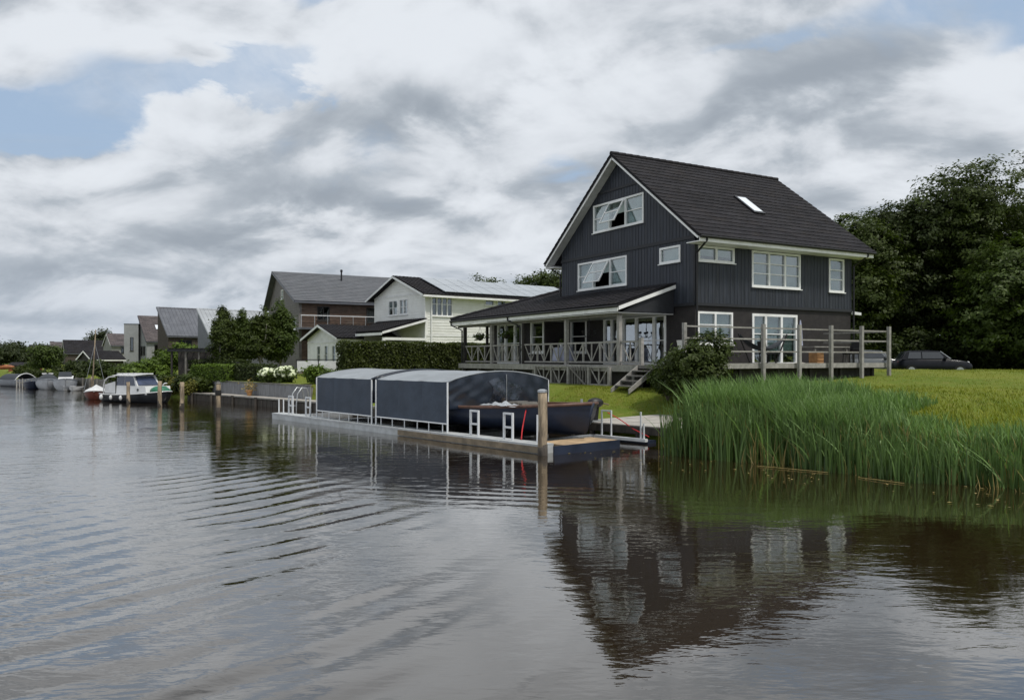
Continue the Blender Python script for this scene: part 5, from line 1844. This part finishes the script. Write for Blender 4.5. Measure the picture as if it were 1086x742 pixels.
shrub('shrub', 'dark bank bush behind the far covered boats', spot(75, 72.0), (2.1, 1.2, .55), 300, 16, .11, 'leaf_dark', 72)
for i, (kk, lab) in enumerate(((33.0, 'dark waterside bush under the cruiser bow'), (35.6, 'dark waterside bush behind the cruiser windows'), (38.5, 'dark waterside bush behind the cruiser tent'), (42.0, 'dark waterside bush behind the red dinghy'),
                               (45.5, 'dark waterside bush left of the red dinghy'), (59.0, 'dark waterside bush behind the white cabin boat'), (64.0, 'dark waterside bush behind the dark covered boat'), (70.0, 'dark waterside bush behind the arched hood boat'))):
    p = K(kk, 2.3, .3)
    shrub('waterside_bush', lab, p, (1.35, .8, .5), 240, 18, .09, 'leaf_dark' if i % 2 else 'leaf_oak', 300 + i, 'bushes at the waterline', 'bush')
tree('bank_tree', 'round green tree on the bank before the broad dark roof', spot(48, 74.0), 2.9, (1.7, 1.6, 1.15), 1.5, 14, 420, 22, .11, 'leaf_mid', 73, 'trees on the far bank', .12)
shrub('shrub', 'dark bush beside the red brown shed', spot(29, 76.0), (1.3, 1.2, .7), 240, 16, .11, 'leaf_oak', 74)
for i, (px, d, h, r, lab) in enumerate(((0, 118, 3.9, 2.4, 'far dark tree at the left picture edge'), (13, 122, 4.1, 2.2, 'far dark tree second from the left edge'), (27, 128, 3.4, 1.8, 'far dark tree before the grey chimney roof'),
                                        (-25, 112, 5.5, 3.0, 'far dark tree just outside the left edge'), (-60, 116, 5.5, 3.2, 'far dark tree well outside the left edge'),
                                        (104, 150, 7.2, 2.6, 'far rounded tree rising behind the broad dark roof'), (116, 152, 6.4, 2.2, 'far rounded tree behind the mauve roof'))):
    tree('far_tree', lab, spot(px, d), h, (r, r, h * .48), h * .52, 12, 260, 20, .20, 'leaf_far', 80 + i, 'trees at the far end of the canal', .15)
# climber on the pergola and the pergola itself
t = thing('pergola', 'black garden pergola overgrown with green climber', 'pergola', (gx(181, 49.8), 49.8, 1.18), R(6))
for x in (.0, .85, 1.65, 2.4):
    MB().box(x, x + .10, 0, .10, 0, 1.58).build('post', MAT['wood_grey'] if x > .5 else MAT['wood_dark'], t)
for y in (-.1, 1.2):
    MB().box(-.2, 2.8, y, y + .07, 1.585, 1.72).build('beam', MAT['black_metal'], t)
for i in range(8):
    MB().box(-.1 + i * .38, -.04 + i * .38, -.25, 1.5, 1.725, 1.80).build('rafter', MAT['black_metal'], t)
MB().box(0, 2.5, 1.5, 1.55, 0, 1.58).build('back_screen', MAT['wood_dark'], t)
MB().box(.95, 1.65, .03, .07, .42, .47).build('rail', MAT['wood_grey'], t)
shrub('climber', 'light green climber massed behind the pergola roof', (gx(193, 52.8), 52.8, 1.95), (2.2, .9, .62), 380, 18, .10, 'leaf_light', 91, cat='climber')
shrub('climber', 'dark green climber at the foot of the zinc roofed house', (gx(176, 55), 55, 1.3), (1.1, .8, .9), 240, 18, .10, 'leaf_mid', 92, cat='climber')
t = thing('wind_screen', 'white panel in a black frame before the white wing', 'wind screen', (gx(314, 44.0), 44.0, 1.2), R(12))
MB().box(.05, 2.35, 0, .03, .42, .98).build('panel', MAT['tarp_white'], t)
for x in (0, 1.18, 2.36):
    MB().box(x, x + .05, -.01, .04, 0, 1.03).build('post', MAT['black_metal'], t)
MB().box(0, 2.41, -.012, .042, 1.031, 1.08).build('top_rail', MAT['black_metal'], t)
t = thing('planter', 'grey planter box between hedge and veranda', 'planter', spot(481, 43.6), HA)
MB().prism([(-.4, -.2, 0), (.4, -.2, 0), (.44, -.22, .45), (-.44, -.22, .45)], (0, .42, 0)).build('box', MAT['concrete'], t)
MB().box(-.38, .38, -.16, .16, .452, .46).build('soil', MAT['bark'], t)
t = thing('clay_pot', 'orange clay pot lying at the plank fence', 'pot', K(27.0, 2.2, .395), 0)
MB().lathe([(.10, 0), (.17, .24), (.19, .25), (.19, .30), (.16, .30)], 12).build('pot', MAT['box_tan'], t)
rs = np.random.RandomState(5)
link('foliage', leaf_cards('foliage', rs.normal(size=(120, 3)) * np.array([.16, .16, .16]) + np.array([0, 0, .5]), unit(120, rs), .06, 'straw', rs), t)

# big bush by the veranda steps
shrub('shrub', 'large dense dark bush between the steps and the terrace', (hw(-3.8, -4.5).x, hw(-3.8, -4.5).y, 1.0), (1.5, 1.15, 1.0), 800, 36, .055, 'leaf_oak', 95, lobes=16)
shrub('shrub', 'low dark bush leaning on the large one at the steps', (hw(-4.2, -3.2).x, hw(-4.2, -3.2).y, 1.0), (.7, .7, .60), 300, 30, .055, 'leaf_oak', 96, lobes=10)

# trees behind the houses
for i, (px, d, top, r, lab) in enumerate(((505, 96, 12.6, 2.3, 'tree top rising behind the solar roof'), (522, 98, 12.4, 2.1, 'smaller tree top right of it behind the solar roof'),
                                          (556, 92, 12.0, 2.6, 'tree behind the black house, left'), (578, 88, 12.3, 2.8, 'tree behind the black house, middle'), (600, 86, 12.8, 3.2, 'tree directly behind the gable of the black house'))):
    tree('background_tree', lab, spot(px, d), top - 1.2, (r, r, 3.6), top - 1.2 - 3.3, 12, 330, 22, .16, 'leaf_oak', 110 + i, 'trees behind the houses', .2)
# wood on the right
for i, (px, d, top, r, cz, lab, m_) in enumerate((
        (908, 57, 13.5, 3.4, 8.2, 'wood tree touching the black house roof edge', 'leaf_oak'),
        (940, 60, 14.4, 3.8, 8.6, 'second wood tree right of the black house', 'leaf_oak'),
        (968, 58, 14.5, 3.9, 8.8, 'wood tree above the parked cars', 'leaf_dark'),
        (1000, 60, 15.2, 4.0, 9.4, 'dark wood tree right of the parked car', 'leaf_dark'),
        (1034, 57, 17.0, 4.8, 10.0, 'tallest broad tree of the wood', 'leaf_oak'),
        (1078, 60, 17.3, 4.8, 10.4, 'tall tree at the right picture edge', 'leaf_oak'),
        (1096, 51, 10.9, 4.6, 6.6, 'lighter tree in front at the right picture edge', 'leaf_mid'),
        (1130, 56, 16.0, 4.8, 9.5, 'wood tree just outside the right edge', 'leaf_oak'),
        (1190, 54, 15.0, 4.6, 9.0, 'wood tree farther outside the right edge', 'leaf_dark'),
        (985, 66, 12.0, 4.5, 6.2, 'back row wood tree above the parked car roof', 'leaf_dark'),
        (1040, 66, 12.0, 4.5, 6.0, 'back row wood tree under the tallest tree', 'leaf_dark'),
        (930, 66, 11.0, 4.2, 6.0, 'back row wood tree beside the house corner', 'leaf_dark'),
        (1095, 66, 12.0, 4.6, 6.2, 'back row wood tree at the right edge', 'leaf_dark'))):
    tree('wood_tree', lab, spot(px, d), top - 1.25, (r, r, (top - 1.25) * .5), cz - 1.25, 26, 1300, 32, .125, m_, 130 + i, 'trees of the wood', .26, 'bark_pale' if i in (4, 1) else 'bark', sig=.25, low=-.95, fill=.35)
for i, (px, d, lab) in enumerate(((915, 54, 'undergrowth bush beside the terrace end'), (962, 56, 'undergrowth bush behind the parked car'), (1012, 56, 'undergrowth bush in front of the wood, middle'),
                                  (1050, 54, 'undergrowth bush right of the parked car nose'), (1085, 53, 'undergrowth bush at the right picture edge'), (1125, 51, 'undergrowth bush outside the right edge'))):
    shrub('undergrowth', lab, spot(px, d), (2.3, 1.6, 1.7), 420, 24, .14, 'leaf_dark', 160 + i, 'undergrowth of the wood', 'bush', 14)
# wood closing the horizon everywhere behind
rs = np.random.RandomState(77)
C_, N_ = [], []
for k0 in np.arange(-260, 420, 7.0):
    n0 = 150 + rs.uniform(-25, 25)
    h = rs.uniform(7, 11)
    c = K(k0 + rs.uniform(-3, 3), n0, 1.0)
    p, nr, _ = crown_points((c.x, c.y, h * .5 + .8), (5.5, 5.5, h * .5), 6, 60, 12, .9, rs, -.95, .3)
    C_.append(p)
    N_.append(nr)
tag(link('distant_wood', leaf_cards('distant_wood', np.concatenate(C_), np.concatenate(N_), .55, 'leaf_far', rs)), 'dark distant wood closing the horizon behind the houses', 'wood', kind='stuff')


# ------------------------------------------------------------------ parked cars
def car(label, px, d, rz, paint):
    p = spot(px, d)
    t = thing('parked_car', label, 'car', (p[0], p[1], p[2] + .10), rz, 'cars parked at the wood')
    # local x = forward, sections (x, z_low, z_belt, half width)
    secs = [(-1.90, .42, .70, .62), (-1.84, .30, .86, .74), (-1.5, .22, .93, .82), (-.8, .20, .93, .84), (0, .20, .92, .845), (.75, .20, .91, .84), (1.25, .21, .86, .82), (1.65, .25, .78, .77), (1.86, .33, .66, .66), (1.93, .42, .56, .55)]
    def ring(s):
        x, zl, zb, w = s
        return [(x, -w * .92, zl), (x, -w, zl + .12), (x, -w, (zl + zb) / 2), (x, -w * .965, zb - .05), (x, -w * .90, zb), (x, w * .90, zb), (x, w * .965, zb - .05), (x, w, (zl + zb) / 2), (x, w, zl + .12), (x, w * .92, zl)]
    def loft(rings):
        n = len(rings[0])
        vs = [q for r in rings for q in r]
        fs = [tuple(range(n))[::-1], tuple(range((len(rings) - 1) * n, len(rings) * n))]
        for i in range(len(rings) - 1):
            for j in range(n):
                fs.append((i * n + j, i * n + (j + 1) % n, (i + 1) * n + (j + 1) % n, (i + 1) * n + j))
        return MB().add(vs, fs)
    body = loft([ring(s) for s in secs]).build('body', MAT[paint], t, True)
    cab = [(-1.72, .90, .92, .74), (-1.45, .90, 1.34, .66), (-1.2, .90, 1.40, .64), (-.3, .90, 1.42, .65), (.25, .90, 1.38, .64), (.55, .90, 1.12, .70), (.85, .89, .90, .76)]
    loft([[(x, -.80, z0), (x, -w, z1 - .03), (x, -w + .1, z1), (x, w - .1, z1), (x, w, z1 - .03), (x, .80, z0)] for x, z0, z1, w in cab]).build('cabin', MAT[paint], t)
    for a, b, c, d_ in ((-1.40, -.72, -1.30, -.72), (-.66, .46, -.66, .22)):
        for s in (1, -1):
            MB().prism([(a, s * .792, .96), (b, s * .785, .96), (d_, s * .672, 1.32), (c, s * .680, 1.32)], (0, s * .012, 0)).build('side_window', MAT['dark_glass'], t)
    MB().prism([(.80, -.66, .95), (.80, .66, .95), (.31, .55, 1.345), (.31, -.55, 1.345)], (.012, 0, .016)).build('windscreen', MAT['skylight_glass'], t)
    MB().prism([(-1.73, -.6, .98), (-1.73, .6, .98), (-1.49, .52, 1.32), (-1.49, -.52, 1.32)], (-.012, 0, .01)).build('rear_window', MAT['dark_glass'], t)
    for x in (-1.22, 1.22):
        for s in (1, -1):
            w = MB().tube([(x, s * .66, .30), (x, s * .86, .30)], .30, 20).build('wheel', MAT['rubber'], t)
            MB().tube([(x, s * .855, .30), (x, s * .868, .30)], .19, 14).build('rim', MAT['galv'], w)
    for s in (1, -1):
        MB().ball((1.68, s * .56, .70), .10, .10, .10, 10, 6).build('headlight', MAT['lamp_white'], t, True)
        MB().box(.42, .56, s * .80 if s > 0 else -.95, .95 if s > 0 else -.80, .94, 1.05).build('mirror', MAT[paint], t)
        MB().ball((-1.83, s * .60, .74), .05, .08, .10, 8, 5).build('tail_light', MAT['rope_red'], t)
    MB().box(1.90, 1.95, -.26, .26, .36, .47).build('number_plate', MAT['lamp_white'], t)
    return t


car('dark navy hatchback parked under the trees', 988, 44.5, R(-14), 'car_navy')
car('grey car mostly hidden behind the terrace fence end', 926, 46.5, R(-10), 'car_grey')


# ------------------------------------------------------------------ reeds and grass
def blades(name, k, n, h, w, lean, material, seed, segs=4, zoff=-.05, bend=.35):
    rs = np.random.RandomState(seed)
    m = len(k)
    base = np.stack([SO.x + SA.x * k + SB.x * n, SO.y + SA.y * k + SB.y * n, np.maximum(ground_z(k, n), -.25) + zoff], -1)
    ang = rs.uniform(0, 2 * np.pi, m)
    wd = np.stack([np.cos(ang), np.sin(ang), np.zeros(m)], -1)
    la = rs.normal(size=(m, 2)) * .5 + np.array(lean)
    ld = np.concatenate([la, np.zeros((m, 1))], 1)
    V = []
    for s in range(segs + 1):
        f = s / segs
        c = base + np.array([0, 0, 1]) * (h * f * (1 - .12 * f))[:, None] + ld * (h * bend * f ** 2.2)[:, None]
        ww = (w * (1 - f ** 2.2) * .5 + .0006)[:, None]
        V += [c - wd * ww, c + wd * ww]
    V = np.stack(V, 1)
    idx = np.arange(m)[:, None] * (2 * (segs + 1))
    Fs = []
    for s in range(segs):
        Fs.append(np.stack([idx[:, 0] + 2 * s, idx[:, 0] + 2 * s + 1, idx[:, 0] + 2 * s + 3, idx[:, 0] + 2 * s + 2], -1))
    return np_mesh(name, V.reshape(-1, 3), np.concatenate(Fs), MAT[material])


rs = np.random.RandomState(31)


def reed_h(k):                               # height of reed tips above the water along the bank
    return np.interp(k, [-30, -12, -8, -5.5, -3.5, -1.5, .5, 1.6], [.82, .82, .90, 1.05, 1.40, 1.70, 1.75, 1.30])


front = np.interp(np.arange(-32, 3, .1), [-32, 3], [0, 0])
m = 15000
k = rs.uniform(-30, -.8, m)
edge = .35 * np.sin(k * 1.3) + .2 * np.sin(k * 3.1)
n = rs.uniform(-.55, 1.5, m) + edge * .6
h = reed_h(k) * rs.uniform(.62, 1.06, m) - np.maximum(ground_z(k, n), -.25)
tag(link('reeds', blades('reeds', k, n, np.maximum(h, .35), rs.uniform(.022, .048, m), (-.05, 0), 'reed', 32, bend=.16)), 'band of tall green reeds standing in the water at the bank', 'reeds', kind='stuff')
m = 11000
k = np.concatenate([rs.uniform(-4.8, -.8, m), rs.uniform(-9, -3.5, 2500)])
n = np.concatenate([.7 + 5.2 * rs.rand(m) ** 1.3, rs.uniform(1.0, 3.0, 2500)]) + .3 * np.sin(k * 2.1)
h = (np.interp(k, [-9, -5.5, -4, -2, 0, 1.0], [1.0, 1.18, 1.62, 1.98, 2.02, 1.6]) + .10 * np.sin(k * 4.0)) * rs.uniform(.70, 1.05, len(k)) - ground_z(k, n)
tag(link('reeds', blades('reeds', k, n, np.maximum(h, .25), rs.uniform(.024, .050, len(k)), (-.20, .03), 'reed_tip', 33, bend=.36)), 'feathery light green reeds behind the front band', 'reeds', kind='stuff')
m = 1500
k = rs.uniform(-14, -.4, m)
n = rs.uniform(-.6, 1.2, m)
tag(link('dry_reeds', blades('dry_reeds', k, n, reed_h(k) * rs.uniform(.3, .85, m), rs.uniform(.010, .02, m), (-.2, 0), 'straw', 34)), 'scattered dry straw coloured reed stalks in the green band', 'reeds', kind='stuff')
m = 1000
k = rs.uniform(-22, -.9, m)
n = rs.uniform(-.5, 1.6, m)
tag(link('bent_reeds', blades('bent_reeds', k, n, reed_h(k) * rs.uniform(.6, 1.1, m) - np.maximum(ground_z(k, n), -.25), rs.uniform(.03, .06, m), (-.3, .1), 'reed_tip', 37, 6, bend=.75)), 'broad reed leaves bent over among the upright ones', 'reeds', kind='stuff')
# rough grass on the bank behind the reeds, short lawn beyond
m = 60000
k = rs.uniform(-34, -1.0, m)
n = 1.2 + rs.rand(m) ** 1.4 * 9.0
h = np.interp(n, [1.2, 3.0, 6, 10], [.28, .20, .13, .09]) * rs.uniform(.5, 1.3, m)
tag(link('rough_grass', blades('rough_grass', k, n, h, rs.uniform(.012, .026, m), (-.3, .1), 'grass', 35, 2, -.02, .6)), 'rough bright grass on the bank behind the reeds', 'grass', kind='stuff')
m = 60000
k = np.concatenate([rs.uniform(-.4, 9.5, 26000), rs.uniform(-26, 4, m - 26000)])
n = np.concatenate([rs.uniform(5.75, 9.5, 26000), rs.uniform(7, 26, m - 26000)])
q = np.stack([SO.x + SA.x * k + SB.x * n - HC.x, SO.y + SA.y * k + SB.y * n - HC.y], -1)
lx = q[:, 0] * math.cos(HA) + q[:, 1] * math.sin(HA)
ly = -q[:, 0] * math.sin(HA) + q[:, 1] * math.cos(HA)
ok = ~((lx > -3.2) & (lx < 9.8) & (ly > -3.4) & (ly < 17))
k, n = k[ok], n[ok]
tag(link('lawn_grass', blades('lawn_grass', k, n, rs.uniform(.03, .085, len(k)), rs.uniform(.010, .022, len(k)), (0, 0), 'grass', 36, 1, -.01, .5)), 'short mown grass of the lawn', 'grass', kind='stuff')
# fallen leaves and reed litter floating at the foot of the reeds
rs = np.random.RandomState(9)
m = 110
k = rs.uniform(-11, 1.5, m)
n = -.65 - rs.rand(m) ** 2 * 2.2
c = np.stack([SO.x + SA.x * k + SB.x * n, SO.y + SA.y * k + SB.y * n, np.full(m, .012)], -1)
nr = np.tile(np.array([0, 0, 1.0]), (m, 1)) + rs.normal(size=(m, 3)) * .05
nr /= np.linalg.norm(nr, axis=1, keepdims=True)
tag(link('floating_litter', leaf_cards('floating_litter', c, nr, .035, 'straw', rs)), 'straw bits and leaves floating before the reeds', 'litter', kind='stuff')
# a few loose reed stems lying on the water
for i, (k0, n0, L, a, lab) in enumerate(((-3.4, -.85, 1.5, 5, 'long pale reed stem floating before the reeds'), (-5.6, -.95, .9, -8, 'short pale reed stem floating farther right'))):
    p = K(k0, n0, .01)
    t = thing('floating_reed_stem', lab, 'reed_stem', p, math.atan2(SA.y, SA.x) + R(a))
    MB().tube([(0, 0, .005), (-L / 2, .03, .01), (-L, 0, .005)], .006, 6).build('shaft', MAT['straw'], t)
    MB().prism([(-.3, 0, .012), (-.55, .08, .012), (-.6, .05, .012)], (0, 0, .004)).build('leaf', MAT['straw'], t)
bpy.context.view_layer.update()
